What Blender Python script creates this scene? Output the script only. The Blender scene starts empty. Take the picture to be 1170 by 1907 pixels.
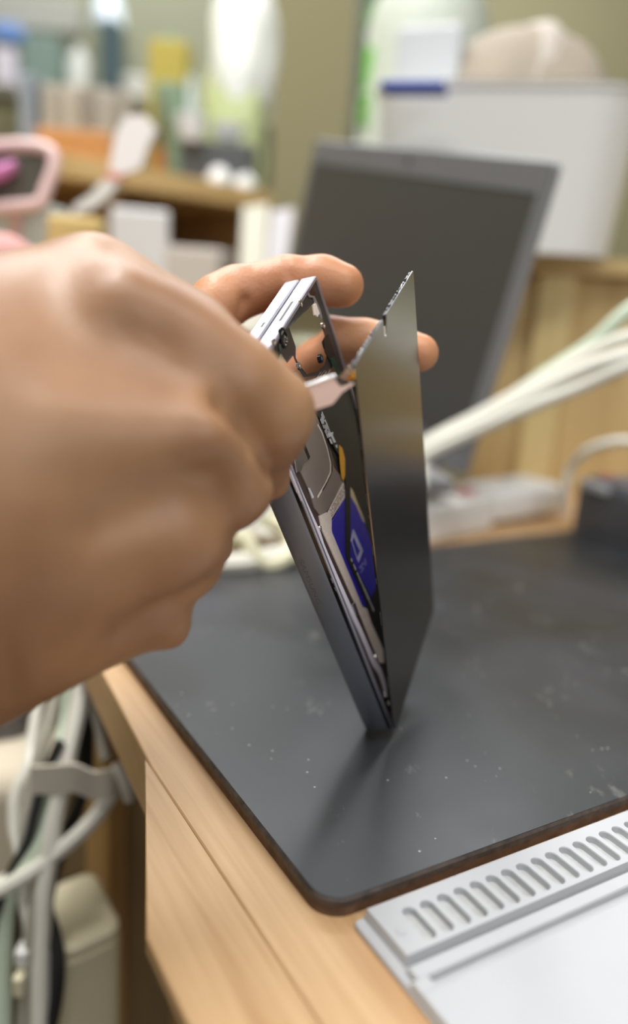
import bpy, bmesh, math, random
import numpy as np
from mathutils import Matrix, Vector
random.seed(4)
SC = bpy.context.scene
COL = SC.collection
S = 0.001                       # all lengths below in millimetres; z = 0 is the top of the black work mat

# ------------------------------------------------------------------ camera
FPX, CX, CY, CAMH = 1519.0, 585.0, 953.0, 156.6
PITCH, ROLL = math.radians(14.5), math.radians(4.0)
_dn = np.array([-math.sin(ROLL)*math.cos(PITCH), math.cos(ROLL)*math.cos(PITCH), math.sin(PITCH)])
_up = -_dn
_fy = np.array([0, 0, 1.0]) - _up[2]*_up
_fy /= np.linalg.norm(_fy)
A = np.stack([np.cross(_fy, _up), _fy, _up])          # camera (right, down, forward) -> world
CAM0 = np.array([0, 0, CAMH])
cam = bpy.data.cameras.new('camera')
cam_o = bpy.data.objects.new('camera', cam)
COL.objects.link(cam_o)
cam.sensor_fit = 'VERTICAL'
cam.sensor_height = 36.0
cam.lens = FPX/1907*36
cam.clip_start = 0.01
cam.clip_end = 50
_m = Matrix(((A[0][0], -A[0][1], -A[0][2]), (A[1][0], -A[1][1], -A[1][2]), (A[2][0], -A[2][1], -A[2][2])))
cam_o.matrix_world = Matrix.Translation(Vector(CAM0*S)) @ _m.to_4x4()
cam.dof.use_dof = True
cam.dof.focus_distance = 0.258
cam.dof.aperture_fstop = 3.4
SC.camera = cam_o
# ------------------------------------------------------------------ world, exposure
W = bpy.data.worlds.new('world')
SC.world = W
W.use_nodes = True
W.node_tree.nodes['Background'].inputs[0].default_value = (0.98, 0.98, 1.0, 1)
W.node_tree.nodes['Background'].inputs[1].default_value = 0.30
SC.view_settings.view_transform = 'Standard'
SC.view_settings.look = 'None'
SC.view_settings.gamma = 1
SC.view_settings.use_curve_mapping = False
SC.view_settings.exposure = 0.0

def area(name, loc, size, energy, color, target, sy=None):
    l = bpy.data.lights.new(name, 'AREA')
    l.energy = energy
    l.color = color
    l.shape = 'RECTANGLE'
    l.size = size
    l.size_y = sy or size
    o = bpy.data.objects.new(name, l)
    COL.objects.link(o)
    o.location = Vector(loc)
    o.rotation_euler = (Vector(target)-Vector(loc)).to_track_quat('-Z', 'Y').to_euler()
    return o
# ceiling tubes of the shop: one row beyond the bench, one above it; the third is an added overhead fill
area('ceiling_tube_light_back', (-0.1, 1.95, 1.50), 1.6, 34, (0.92, 0.95, 1.0), (-0.1, 1.95, 0), 0.5)
area('ceiling_tube_light_bench', (-0.45, 0.55, 1.55), 0.30, 30, (1.0, 0.98, 0.95), (-0.45, 0.55, 0), 1.2)
area('overhead_fill_light', (0.25, -0.15, 1.55), 1.2, 13, (1.0, 0.98, 0.95), (0.25, -0.15, 0), 0.30)
# added fill to the right behind the camera, brightens the opened phone
area('front_right_fill_light', (0.75, -0.95, 0.85), 0.9, 7.5, (0.98, 0.99, 1.0), (0.0, 0.3, 0.05), 0.9)

# ------------------------------------------------------------------ pixel rays (photograph 1170 x 1907)
def ray(px, py): return A @ np.array([(px-CX)/FPX, (py-CY)/FPX, 1.0])
def onz(px, py, z=0.0):
    d = ray(px, py)
    return CAM0 + d*((z-CAMH)/d[2])
def at(px, py, zc): return CAM0 + ray(px, py)*zc
C0 = onz(605, 1690)
TA = math.radians(31.2)
E1 = np.array([math.cos(TA), math.sin(TA), 0])
E2 = np.array([-math.sin(TA), math.cos(TA), 0])
def tf(a, b, z=0.0):
    p = C0 + a*E1 + b*E2
    return np.array([p[0], p[1], z])
def toab(p):
    d = np.asarray(p)-C0
    return float(d @ E1), float(d @ E2)

# ------------------------------------------------------------------ materials
def lin(c):
    c = c/255.0
    return c/12.92 if c <= 0.04045 else ((c+0.055)/1.055)**2.4
def rgb(*c): return (lin(c[0]), lin(c[1]), lin(c[2]), 1)
MATS = {}
def mat(name, col, rough=0.5, metal=0.0, var=0.0, vscale=40.0, bump=0.0, bscale=300.0, **kw):
    if name in MATS: return MATS[name]
    m = bpy.data.materials.new(name)
    m.use_nodes = True
    nt = m.node_tree
    b = nt.nodes['Principled BSDF']
    c = rgb(*col)
    b.inputs['Base Color'].default_value = c
    b.inputs['Roughness'].default_value = rough
    b.inputs['Metallic'].default_value = metal
    for k, v in kw.items():
        b.inputs[k.replace('_', ' ')].default_value = v
    tc = nt.nodes.new('ShaderNodeTexCoord')
    if var:
        n = nt.nodes.new('ShaderNodeTexNoise')
        n.inputs['Scale'].default_value = vscale
        n.inputs['Detail'].default_value = 5
        nt.links.new(tc.outputs['Object'], n.inputs['Vector'])
        r = nt.nodes.new('ShaderNodeValToRGB')
        r.color_ramp.elements[0].position = 0.3
        r.color_ramp.elements[1].position = 0.7
        r.color_ramp.elements[0].color = tuple(max(0, x*(1-var)) for x in c[:3])+(1,)
        r.color_ramp.elements[1].color = tuple(min(1, x*(1+var)) for x in c[:3])+(1,)
        nt.links.new(n.outputs['Fac'], r.inputs['Fac'])
        nt.links.new(r.outputs['Color'], b.inputs['Base Color'])
    if bump:
        n = nt.nodes.new('ShaderNodeTexNoise')
        n.inputs['Scale'].default_value = bscale
        n.inputs['Detail'].default_value = 4
        nt.links.new(tc.outputs['Object'], n.inputs['Vector'])
        bp = nt.nodes.new('ShaderNodeBump')
        bp.inputs['Strength'].default_value = bump
        bp.inputs['Distance'].default_value = 0.001
        nt.links.new(n.outputs['Fac'], bp.inputs['Height'])
        nt.links.new(bp.outputs['Normal'], b.inputs['Normal'])
    MATS[name] = m
    return m
def wood(name, c1, c2, ang=0.0, scale=(90, 5, 20), rough=0.55, axis='Z'):
    if name in MATS: return MATS[name]
    m = mat(name, c1, rough)
    nt = m.node_tree
    b = nt.nodes['Principled BSDF']
    tc = nt.nodes.new('ShaderNodeTexCoord')
    r0 = nt.nodes.new('ShaderNodeMapping')
    r0.inputs['Rotation'].default_value = (0, 0, -ang)
    mp = nt.nodes.new('ShaderNodeMapping')
    mp.inputs['Scale'].default_value = scale
    n = nt.nodes.new('ShaderNodeTexNoise')
    n.inputs['Scale'].default_value = 1.0
    n.inputs['Detail'].default_value = 6
    n.inputs['Distortion'].default_value = 0.4
    n2 = nt.nodes.new('ShaderNodeTexNoise')
    n2.inputs['Scale'].default_value = 4.0
    n2.inputs['Detail'].default_value = 3
    mx = nt.nodes.new('ShaderNodeMath')
    mx.operation = 'MULTIPLY_ADD'
    mx.inputs[1].default_value = 0.25
    r = nt.nodes.new('ShaderNodeValToRGB')
    r.color_ramp.elements[0].position = 0.42
    r.color_ramp.elements[1].position = 0.80
    r.color_ramp.elements[0].color = rgb(*c2)
    r.color_ramp.elements[1].color = rgb(*c1)
    L = nt.links.new
    L(tc.outputs['Object'], r0.inputs['Vector'])
    L(r0.outputs['Vector'], mp.inputs['Vector'])
    L(mp.outputs['Vector'], n.inputs['Vector'])
    L(mp.outputs['Vector'], n2.inputs['Vector'])
    L(n2.outputs['Fac'], mx.inputs[0])
    L(n.outputs['Fac'], mx.inputs[2])
    L(mx.outputs[0], r.inputs['Fac'])
    L(r.outputs['Color'], b.inputs['Base Color'])
    bp = nt.nodes.new('ShaderNodeBump')
    bp.inputs['Strength'].default_value = 0.15
    bp.inputs['Distance'].default_value = 0.0006
    L(n.outputs['Fac'], bp.inputs['Height'])
    L(bp.outputs['Normal'], b.inputs['Normal'])
    return m

def make_mat_rubber():
    m = mat('rubber_mat', (44, 46, 49), 0.42)
    nt = m.node_tree
    b = nt.nodes['Principled BSDF']
    N, L = nt.nodes.new, nt.links.new
    tc = N('ShaderNodeTexCoord')
    sm = N('ShaderNodeTexNoise'); sm.inputs['Scale'].default_value = 14; sm.inputs['Detail'].default_value = 5
    L(tc.outputs['Object'], sm.inputs['Vector'])
    rr = N('ShaderNodeMapRange'); rr.inputs[1].default_value = 0.3; rr.inputs[2].default_value = 0.7
    rr.inputs[3].default_value = 0.30; rr.inputs[4].default_value = 0.46
    L(sm.outputs['Fac'], rr.inputs[0]); L(rr.outputs[0], b.inputs['Roughness'])
    # dust specks and pale scuffs
    vo = N('ShaderNodeTexVoronoi'); vo.inputs['Scale'].default_value = 260
    L(tc.outputs['Object'], vo.inputs['Vector'])
    lt = N('ShaderNodeMath'); lt.operation = 'LESS_THAN'; lt.inputs[1].default_value = 0.10
    L(vo.outputs['Distance'], lt.inputs[0])
    gate = N('ShaderNodeTexNoise'); gate.inputs['Scale'].default_value = 60; gate.inputs['Detail'].default_value = 2
    L(tc.outputs['Object'], gate.inputs['Vector'])
    g2 = N('ShaderNodeMath'); g2.operation = 'GREATER_THAN'; g2.inputs[1].default_value = 0.58
    L(gate.outputs['Fac'], g2.inputs[0])
    mu = N('ShaderNodeMath'); mu.operation = 'MULTIPLY'
    L(lt.outputs[0], mu.inputs[0]); L(g2.outputs[0], mu.inputs[1])
    sc = N('ShaderNodeTexNoise'); sc.inputs['Scale'].default_value = 90; sc.inputs['Detail'].default_value = 8; sc.inputs['Roughness'].default_value = 0.7
    mp = N('ShaderNodeMapping'); mp.inputs['Scale'].default_value = (1, 0.45, 1); mp.inputs['Rotation'].default_value = (0, 0, 0.5)
    L(tc.outputs['Object'], mp.inputs['Vector']); L(mp.outputs['Vector'], sc.inputs['Vector'])
    sr = N('ShaderNodeMapRange'); sr.inputs[1].default_value = 0.62; sr.inputs[2].default_value = 0.80; sr.inputs[3].default_value = 0; sr.inputs[4].default_value = 0.35
    L(sc.outputs['Fac'], sr.inputs[0])
    ad = N('ShaderNodeMath'); ad.operation = 'MAXIMUM'
    mu2 = N('ShaderNodeMath'); mu2.operation = 'MULTIPLY'; mu2.inputs[1].default_value = 0.75
    L(mu.outputs[0], mu2.inputs[0]); L(mu2.outputs[0], ad.inputs[0]); L(sr.outputs[0], ad.inputs[1])
    big = N('ShaderNodeValToRGB')
    big.color_ramp.elements[0].color = rgb(38, 40, 41); big.color_ramp.elements[1].color = rgb(52, 53, 57)
    big.color_ramp.elements[0].position = 0.35; big.color_ramp.elements[1].position = 0.65
    L(sm.outputs['Fac'], big.inputs['Fac'])
    mix = N('ShaderNodeMixRGB'); mix.inputs[2].default_value = rgb(190, 188, 180)
    L(ad.outputs[0], mix.inputs[0]); L(big.outputs['Color'], mix.inputs[1]); L(mix.outputs[0], b.inputs['Base Color'])
    bp = N('ShaderNodeBump'); bp.inputs['Strength'].default_value = 0.12; bp.inputs['Distance'].default_value = 0.0005
    L(sc.outputs['Fac'], bp.inputs['Height']); L(bp.outputs['Normal'], b.inputs['Normal'])
    return m

def make_skin(name, c1, c2, c3):
    m = mat(name, c1, 0.43)
    nt = m.node_tree
    b = nt.nodes['Principled BSDF']
    N, L = nt.nodes.new, nt.links.new
    tc = N('ShaderNodeTexCoord')
    n = N('ShaderNodeTexNoise'); n.inputs['Scale'].default_value = 30; n.inputs['Detail'].default_value = 4
    L(tc.outputs['Object'], n.inputs['Vector'])
    r = N('ShaderNodeValToRGB')
    r.color_ramp.elements[0].position = 0.3; r.color_ramp.elements[0].color = rgb(*c2)
    r.color_ramp.elements[1].position = 0.7; r.color_ramp.elements[1].color = rgb(*c1)
    e = r.color_ramp.elements.new(0.5); e.color = rgb(*c3)
    L(n.outputs['Fac'], r.inputs['Fac']); L(r.outputs['Color'], b.inputs['Base Color'])
    b.inputs['Specular IOR Level'].default_value = 0.4
    b.inputs['Subsurface Weight'].default_value = 0.12
    b.inputs['Subsurface Radius'].default_value = (1.0, 0.35, 0.15)
    b.inputs['Subsurface Scale'].default_value = 0.003
    v = N('ShaderNodeTexVoronoi'); v.inputs['Scale'].default_value = 900
    mp = N('ShaderNodeMapping'); mp.inputs['Scale'].default_value = (1, 0.6, 1)
    L(tc.outputs['Object'], mp.inputs['Vector']); L(mp.outputs['Vector'], v.inputs['Vector'])
    n3 = N('ShaderNodeTexNoise'); n3.inputs['Scale'].default_value = 130; n3.inputs['Detail'].default_value = 4
    L(tc.outputs['Object'], n3.inputs['Vector'])
    ad = N('ShaderNodeMath'); ad.operation = 'MULTIPLY_ADD'; ad.inputs[1].default_value = 1.2
    L(n3.outputs['Fac'], ad.inputs[0]); L(v.outputs['Distance'], ad.inputs[2])
    bp = N('ShaderNodeBump'); bp.inputs['Strength'].default_value = 0.12; bp.inputs['Distance'].default_value = 0.0005
    L(ad.outputs[0], bp.inputs['Height']); L(bp.outputs['Normal'], b.inputs['Normal'])
    return m

# ------------------------------------------------------------------ object helpers
OFF = {}
def tag(o, label=None, cat=None, group=None, kind=None):
    if label: o['label'] = label
    if cat: o['category'] = cat
    if group: o['group'] = group
    if kind: o['kind'] = kind
    return o
def thing(name, loc, label, cat, group=None, mw=None):
    o = bpy.data.objects.new(name, None)
    COL.objects.link(o)
    o.empty_display_size = 0.01
    if mw is not None:
        o.matrix_world = mw
        OFF[o.name] = np.zeros(3)
    else:
        o.location = Vector(np.asarray(loc, float)*S)
        OFF[o.name] = np.asarray(loc, float)
    return tag(o, label, cat, group)
def obj(name, vf, m, parent=None, smooth=False, base=None):
    v, f = vf
    v = np.asarray(v, float)
    if parent is not None: off = OFF[parent.name]
    else:
        off = np.asarray(base, float) if base is not None else np.array([*(v.min(0)[:2]+v.max(0)[:2])/2, v.min(0)[2]])
    me = bpy.data.meshes.new(name)
    me.from_pydata([tuple(x) for x in (v-off)*S], [], [tuple(int(i) for i in q) for q in f])
    me.validate()
    bm = bmesh.new(); bm.from_mesh(me); bmesh.ops.recalc_face_normals(bm, faces=bm.faces); bm.to_mesh(me); bm.free()
    if smooth:
        for p in me.polygons: p.use_smooth = True
        try: me.set_sharp_from_angle(angle=math.radians(40))
        except Exception: pass
    o = bpy.data.objects.new(name, me)
    COL.objects.link(o)
    me.materials.append(m)
    if parent is not None:
        o.parent = parent
    else:
        o.location = Vector(off*S)
    OFF[o.name] = off
    return o
def join(*parts):
    V, F, n = [], [], 0
    for v, f in parts:
        v = np.asarray(v, float)
        V.append(v); F += [tuple(int(i)+n for i in q) for q in f]; n += len(v)
    return np.concatenate(V), F
def xform(vf, R=None, t=(0, 0, 0)):
    v = np.asarray(vf[0], float)
    if R is not None: v = v @ np.asarray(R, float).T
    return v+np.asarray(t, float), vf[1]
def frame_z(yaw): # yaw in degrees
    a = math.radians(yaw)
    return np.array([[math.cos(a), -math.sin(a), 0], [math.sin(a), math.cos(a), 0], [0, 0, 1.0]])
def rbox(sx, sy, sz, bev=2.0, seg=2, c=(0, 0, 0), taper=1.0):
    """box centred in x,y and standing on z=0, edges rounded; taper scales the foot"""
    bm = bmesh.new()
    bmesh.ops.create_cube(bm, size=1)
    for q in bm.verts:
        q.co.x *= sx; q.co.y *= sy; q.co.z = (q.co.z+0.5)*sz
        if q.co.z < 0.01*sz and taper != 1.0: q.co.x *= taper; q.co.y *= taper
    if bev > 0:
        bmesh.ops.bevel(bm, geom=list(bm.edges), offset=bev, segments=seg, affect='EDGES', profile=0.5)
    bm.verts.ensure_lookup_table()
    v = np.array([q.co[:] for q in bm.verts])+np.asarray(c, float)
    f = [[x.index for x in p.verts] for p in bm.faces]
    bm.free()
    return v, f
def prism(poly, z0, z1, bev=0.0):
    p = np.array(poly, float)
    ar = 0.5*np.sum(p[:, 0]*np.roll(p[:, 1], -1)-np.roll(p[:, 0], -1)*p[:, 1])
    if ar < 0: p = p[::-1]
    n = len(p)
    if bev > 0:
        d1 = p-np.roll(p, 1, 0); d2 = np.roll(p, -1, 0)-p
        n1 = np.stack([-d1[:, 1], d1[:, 0]], 1); n1 /= np.linalg.norm(n1, axis=1)[:, None]+1e-9
        n2 = np.stack([-d2[:, 1], d2[:, 0]], 1); n2 /= np.linalg.norm(n2, axis=1)[:, None]+1e-9
        nn = n1+n2; nn /= np.maximum(np.sum(nn*n1, 1), 0.3)[:, None]
        q = p+nn*bev
        rings = [np.c_[p, np.full(n, z0)], np.c_[p, np.full(n, z1-bev)], np.c_[p*0.3+q*0.7, np.full(n, z1-bev*0.3)], np.c_[q, np.full(n, z1)]]
    else:
        rings = [np.c_[p, np.full(n, z0)], np.c_[p, np.full(n, z1)]]
    V = np.concatenate(rings)
    F = [list(range(n))[::-1], [i+(len(rings)-1)*n for i in range(n)]]
    for r in range(len(rings)-1):
        for i in range(n):
            j = (i+1) % n
            F.append([r*n+i, r*n+j, (r+1)*n+j, (r+1)*n+i])
    return V, F
def rrect(x0, y0, x1, y1, r, n=5):
    P = []
    for cx, cy, a0 in ((x1-r, y1-r, 0), (x0+r, y1-r, 90), (x0+r, y0+r, 180), (x1-r, y0+r, 270)):
        for i in range(n+1):
            a = math.radians(a0+90*i/n)
            P.append((cx+r*math.cos(a), cy+r*math.sin(a)))
    return P
def clip(poly, nx, ny, d):
    """keep nx*x+ny*y <= d"""
    out = []
    for i in range(len(poly)):
        a, b = np.array(poly[i]), np.array(poly[(i+1) % len(poly)])
        da, db = a[0]*nx+a[1]*ny-d, b[0]*nx+b[1]*ny-d
        if da <= 0: out.append(tuple(a))
        if da*db < 0: out.append(tuple(a+(b-a)*(da/(da-db))))
    return out
def spline(P, n=8):
    P = np.asarray(P, float)
    Q = np.concatenate([[2*P[0]-P[1]], P, [2*P[-1]-P[-2]]])
    out = []
    for i in range(1, len(Q)-2):
        p0, p1, p2, p3 = Q[i-1:i+3]
        for k in range(n):
            t = k/n
            out.append(0.5*((2*p1)+(-p0+p2)*t+(2*p0-5*p1+4*p2-p3)*t*t+(-p0+3*p1-3*p2+p3)*t**3))
    out.append(P[-1])
    return np.array(out)
def tube(P, r, n=8, sub=6, flat=1.0):
    C = spline(P, sub) if sub > 1 else np.asarray(P, float)
    R = np.full(len(C), r) if np.isscalar(r) else np.interp(np.linspace(0, 1, len(C)), np.linspace(0, 1, len(r)), r)
    T = np.gradient(C, axis=0); T /= np.linalg.norm(T, axis=1)[:, None]+1e-12
    u = np.cross(T[0], [0.3, 0.2, 1.0]); u /= np.linalg.norm(u)
    V, F = [], []
    for i in range(len(C)):
        u = u-T[i]*(u @ T[i]); u /= np.linalg.norm(u)
        w = np.cross(T[i], u)
        for k in range(n):
            a = 2*math.pi*k/n
            V.append(C[i]+R[i]*(math.cos(a)*u+flat*math.sin(a)*w))
    for i in range(len(C)-1):
        for k in range(n):
            F.append((i*n+k, i*n+(k+1) % n, (i+1)*n+(k+1) % n, (i+1)*n+k))
    F.append(tuple(range(n))[::-1]); F.append(tuple((len(C)-1)*n+k for k in range(n)))
    return np.array(V), F
def lathe(prof, n=20, axis='Z'):
    V, F = [], []
    for r, z in prof:
        for k in range(n):
            a = 2*math.pi*k/n
            V.append((r*math.cos(a), r*math.sin(a), z))
    for i in range(len(prof)-1):
        for k in range(n):
            F.append((i*n+k, i*n+(k+1) % n, (i+1)*n+(k+1) % n, (i+1)*n+k))
    F.append(tuple(range(n))[::-1]); F.append(tuple((len(prof)-1)*n+k for k in range(n)))
    return np.array(V, float), F
def text_mesh(s, size, thick):
    c = bpy.data.curves.new('lettering', 'FONT')
    c.body = s; c.size = size; c.extrude = thick/2
    c.align_x = 'CENTER'; c.align_y = 'CENTER'
    o = bpy.data.objects.new('lettering_source', c)
    COL.objects.link(o)
    dg = bpy.context.evaluated_depsgraph_get()
    me = bpy.data.meshes.new_from_object(o.evaluated_get(dg))
    v = np.array([q.co[:] for q in me.vertices]); f = [list(p.vertices) for p in me.polygons]
    bpy.data.objects.remove(o); bpy.data.curves.remove(c); bpy.data.meshes.remove(me)
    return v, f

# ------------------------------------------------------------------ common materials
M_WOOD = wood('table_wood', (214, 178, 134), (186, 146, 102), TA, (150, 7, 30))
M_LWOOD = wood('pale_wood', (206, 180, 128), (182, 150, 96), 0, (60, 60, 6))
M_SHELF = wood('shelf_wood', (216, 184, 128), (196, 158, 100), 0.6, (8, 80, 80))
M_BROWN = mat('brown_board', (120, 88, 55), 0.6, var=0.2, vscale=60)
M_RUB = make_mat_rubber()
M_RUBEDGE = mat('mat_edge', (66, 56, 51), 0.5, var=0.5, vscale=220, bump=0.4, bscale=400)
M_FIBRE = mat('fibreboard', (96, 70, 52), 0.7, var=0.45, vscale=150, bump=0.3)
M_SIL = mat('grey_silicone', (182, 184, 187), 0.5, var=0.04, vscale=30)
M_SILD = mat('grey_silicone_floor', (176, 177, 176), 0.6, var=0.1, vscale=300)
M_WHITE = mat('white_plastic', (236, 236, 233), 0.4)
M_CREAM = mat('cream_plastic', (240, 232, 198), 0.45, var=0.05, vscale=15)
M_CABLE = mat('white_cable', (228, 226, 214), 0.45)
M_CABLEG = mat('pale_green_cable', (206, 220, 198), 0.45)
M_CABLEB = mat('black_cable', (28, 28, 28), 0.5)
M_GREYC = mat('grey_cable', (165, 160, 146), 0.5)

# ------------------------------------------------------------------ the setting
ROOM = dict(x0=-1500, x1=1900, y0=-1500, y1=2700, z0=-760, z1=1640)
M_WALL = mat('wall_paint', (148, 141, 106), 0.75, var=0.03, vscale=3)
M_WALLG = mat('wall_paint_green', (150, 150, 120), 0.75, var=0.03, vscale=3)
M_FLOOR = mat('floor_tiles', (70, 52, 38), 0.5, var=0.2, vscale=8)
def wallbox(name, x0, y0, z0, x1, y1, z1, m):
    v, f = rbox(x1-x0, y1-y0, z1-z0, 0)
    o = obj(name, (v+[(x0+x1)/2, (y0+y1)/2, z0], f), m)
    return tag(o, kind='structure')
r = ROOM
wallbox('wall_back', r['x0'], r['y1'], r['z0'], r['x1'], r['y1']+80, r['z1'], M_WALL)
wallbox('wall_left', r['x0']-80, r['y0'], r['z0'], r['x0'], r['y1']+80, r['z1'], M_WALLG)
wallbox('wall_right', r['x1'], r['y0'], r['z0'], r['x1']+80, r['y1']+80, r['z1'], M_WALL)
wallbox('floor', r['x0']-80, r['y0'], r['z0']-60, r['x1']+80, r['y1']+80, r['z0'], M_FLOOR)
# square pillar between the shelves and the bench
p0, p1 = at(505, 300, 1900), at(648, 300, 1900)
wallbox('trim_1', p0[0], 1850, r['z0'], p1[0], 2050, r['z1'], M_WALL)

# ------------------------------------------------------------------ work table
TZ = -6.0
def tabp(px, py): return toab(onz(px, py, TZ))
tb = thing('work_table', tf(150, 150, -760), 'light wooden work table carrying the black mat', 'table')
edge = tabp(272, 1745)
ea = edge[0]
seam = tabp(450, 1682)[0]
e1p, e0p = tabp(275, 1430), tabp(180, 1230)
def plank(a0, a1, b0=-150, b1=440, extra=None, th=24):
    P = [(a0, b0), (a1, b0), (a1, b1), (a0, b1)]
    if extra: P = extra
    P3 = [tf(a, b)[:2] for a, b in P]
    return obj('plank', prism(P3, TZ-th, TZ, 0.5), M_WOOD, tb)
plank(0, 0, extra=[(ea, -150), (seam-0.25, -150), (seam-0.25, e1p[1]+6), (ea, edge[1])], th=5)
plank(0, 0, extra=[(seam+0.05, -150), (seam+62, -150), (seam+62, 440), (e0p[0]+16, 440), (e0p[0], e0p[1]), (seam+0.05, e1p[1])])
for k in range(1, 9): plank(seam+62*k+0.3, seam+62*(k+1))
def under(name, a0, b0, a1, b1, z0, z1, m):
    v, f = rbox(a1-a0, b1-b0, z1-z0, 0.8)
    v = v+[(a0+a1)/2, (b0+b1)/2, z0]
    w = np.array([tf(q[0], q[1], q[2]) for q in v])
    return obj(name, (w, f), m, tb)
for a, b in ((60, -140), (480, -140), (60, 410), (480, 410)): under('leg', a, b, a+40, b+40, -760, TZ-24, M_BROWN)
under('apron', 40, -130, 60, 440, -110, TZ-24, M_BROWN)

# ------------------------------------------------------------------ black mat on a thin board
MB = 263.0
def matpoly(inset, r):
    return [tf(a, b)[:2] for a, b in rrect(-0+inset, 0+inset, 420-inset, MB-inset, r, 8)]
wm = thing('work_mat', tf(200, 120, TZ), 'black scuffed rubber work mat under the phone', 'mat')
# slightly wavy left edge as the worn rubber
obj('backing_board', prism(matpoly(0.5, 8.5), TZ, -2.6), M_FIBRE, wm)
obj('rubber_rim', prism(matpoly(0.0, 9), -2.6, -0.15, 0.7), M_RUBEDGE, wm)
obj('rubber_sheet', prism(matpoly(0.75, 8.3), -0.6, 0.0, 0.1), M_RUB, wm)

# ------------------------------------------------------------------ grey silicone mat with finger slots
sil = thing('silicone_mat', tf(60, -20, TZ), 'pale grey silicone repair mat with a row of long slots', 'mat')
def sab(vf, z=0):
    v, f = vf
    return np.array([tf(q[0], q[1], q[2]+z) for q in np.asarray(v, float)]), f
obj('base_sheet', sab(prism(rrect(7.2, -130, 330, -3.4, 1.5, 3), TZ, -4.2, 0.5)), M_SIL, sil)
# slotted bar
A0, A1, B0, B1 = 10.8, 330.0, -22.4, -4.4
SZ0, SZ1 = -4.2, -1.0
sp, sw, sb0, sb1 = 5.95, 2.15, -20.8, -8.4
V, F = [], []
def ring_cell(xa, xb, hole):
    """one cell of the bar with a capsule hole right through it"""
    cxm = (xa+xb)/2
    n = 24
    inner = []
    for i in range(n):
        a = 2*math.pi*i/n+1e-3
        y = sb1-sw if math.sin(a) > 0 else sb0+sw
        inner.append((hole+sw*math.cos(a), y+sw*math.sin(a)))
    outer = []
    for (x, y) in inner:
        dx, dy = x-hole, y-(sb0+sb1)/2
        t = 1e9
        if dx > 1e-9: t = min(t, (xb-hole)/dx)
        if dx < -1e-9: t = min(t, (xa-hole)/dx)
        if dy > 1e-9: t = min(t, (B1-(sb0+sb1)/2)/dy)
        if dy < -1e-9: t = min(t, (B0-(sb0+sb1)/2)/dy)
        outer.append((hole+dx*t, (sb0+sb1)/2+dy*t))
    # snap nearest outer points to the cell corners
    for c in ((xa, B0), (xb, B0), (xa, B1), (xb, B1)):
        k = min(range(n), key=lambda i: (outer[i][0]-c[0])**2+(outer[i][1]-c[1])**2)
        outer[k] = c
    base = len(V)
    soft = [(hole+(x-hole)*0.92, (sb0+sb1)/2+(y-(sb0+sb1)/2)*0.975) for x, y in inner]
    V.extend([(x, y, SZ1) for x, y in outer]); V.extend([(x, y, SZ1) for x, y in inner])
    V.extend([(x, y, SZ1-0.35) for x, y in soft]); V.extend([(x, y, SZ0+0.3) for x, y in soft])
    for i in range(n):
        j = (i+1) % n
        for q in range(3):
            F.append((base+q*n+i, base+q*n+j, base+(q+1)*n+j, base+(q+1)*n+i))
first = 20.6
nsl = 46
ring_cell(A0+7.0, first+sp/2, first)
for k in range(1, nsl): ring_cell(first+sp*(k-0.5), first+sp*(k+0.5), first+sp*k)
b0 = len(V)
xe = first+sp*(nsl-0.5)
V += [(A0, B0, SZ1), (A0+7.0, B0, SZ1), (A0+7.0, B1, SZ1), (A0, B1, SZ1), (A0-0.5, B0-0.5, SZ0), (A0-0.5, B1+0.5, SZ0), (xe, B0, SZ1), (xe, B0-0.5, SZ0), (xe, B1, SZ1), (xe, B1+0.5, SZ0)]
F += [(b0, b0+1, b0+2, b0+3), (b0, b0+3, b0+5, b0+4), (b0+4, b0+7, b0+6, b0), (b0+3, b0+8, b0+9, b0+5), (b0+6, b0+7, b0+9, b0+8)]
obj('slotted_bar', sab((V, F)), M_SIL, sil)
obj('slot_floor', sab(prism([(A0+7, B0+0.6), (xe-1, B0+0.6), (xe-1, B1-0.6), (A0+7, B1-0.6)], SZ0, SZ0+1.0)), M_SILD, sil)
obj('round_stud', sab(xform(lathe([(1.5, 0), (1.5, 0.22), (1.2, 0.35)], 16), None, (A0+3.6, -15, SZ1))), M_SIL, sil)
# step, groove and large panel
obj('front_step', sab(prism([(9.5, -29.0), (328, -29.0), (328, -24.6), (9.5, -24.6)], -4.2, -2.0, 0.4)), M_SIL, sil)
obj('large_panel', sab(prism(rrect(7.6, -128, 328, -32.6, 1.0, 3), -4.2, -2.0, 0.4)), M_SIL, sil)
obj('panel_side', sab(prism([(7.6, -33), (12.6, -33), (12.6, -28.6), (7.6, -28.6)], -4.2, -2.05, 0.3)), M_SIL, sil)

# ------------------------------------------------------------------ phone (two folded halves) standing on its hinge corner
BO = np.array([35.34, 276.48, 2.62])
def ortho(X, Y):
    X = np.array(X, float); X /= np.linalg.norm(X)
    Y = np.array(Y, float); Y -= X*(X @ Y); Y /= np.linalg.norm(Y)
    return np.stack([X, Y, np.cross(X, Y)], 1)
BR = ortho((0.2202, 0.8724, 0.4364), (-0.3564, -0.3445, 0.8685))
BW, BL, BT = 67.0, 153.5, 11.0
def mw(R, o): return Matrix.Translation(Vector(o*S)) @ Matrix(R.tolist()).to_4x4()
phone = thing('foldable_phone', None, 'folded silver phone with its inner side opened, held over the mat', 'phone', mw=mw(BR, BO))
def fl(px, py, z=-1.2):
    """pixel -> local x,y of the opened face"""
    d = BR.T @ ray(px, py); c = BR.T @ (CAM0-BO)
    t = (z-c[2])/d[2]
    q = c+d*t
    return (q[0], q[1])
M_SILVER = mat('silver_frame', (176, 173, 186), 0.36, 0.7)
M_SLAB = mat('silver_half', (176, 174, 186), 0.38, 0.7)
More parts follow.
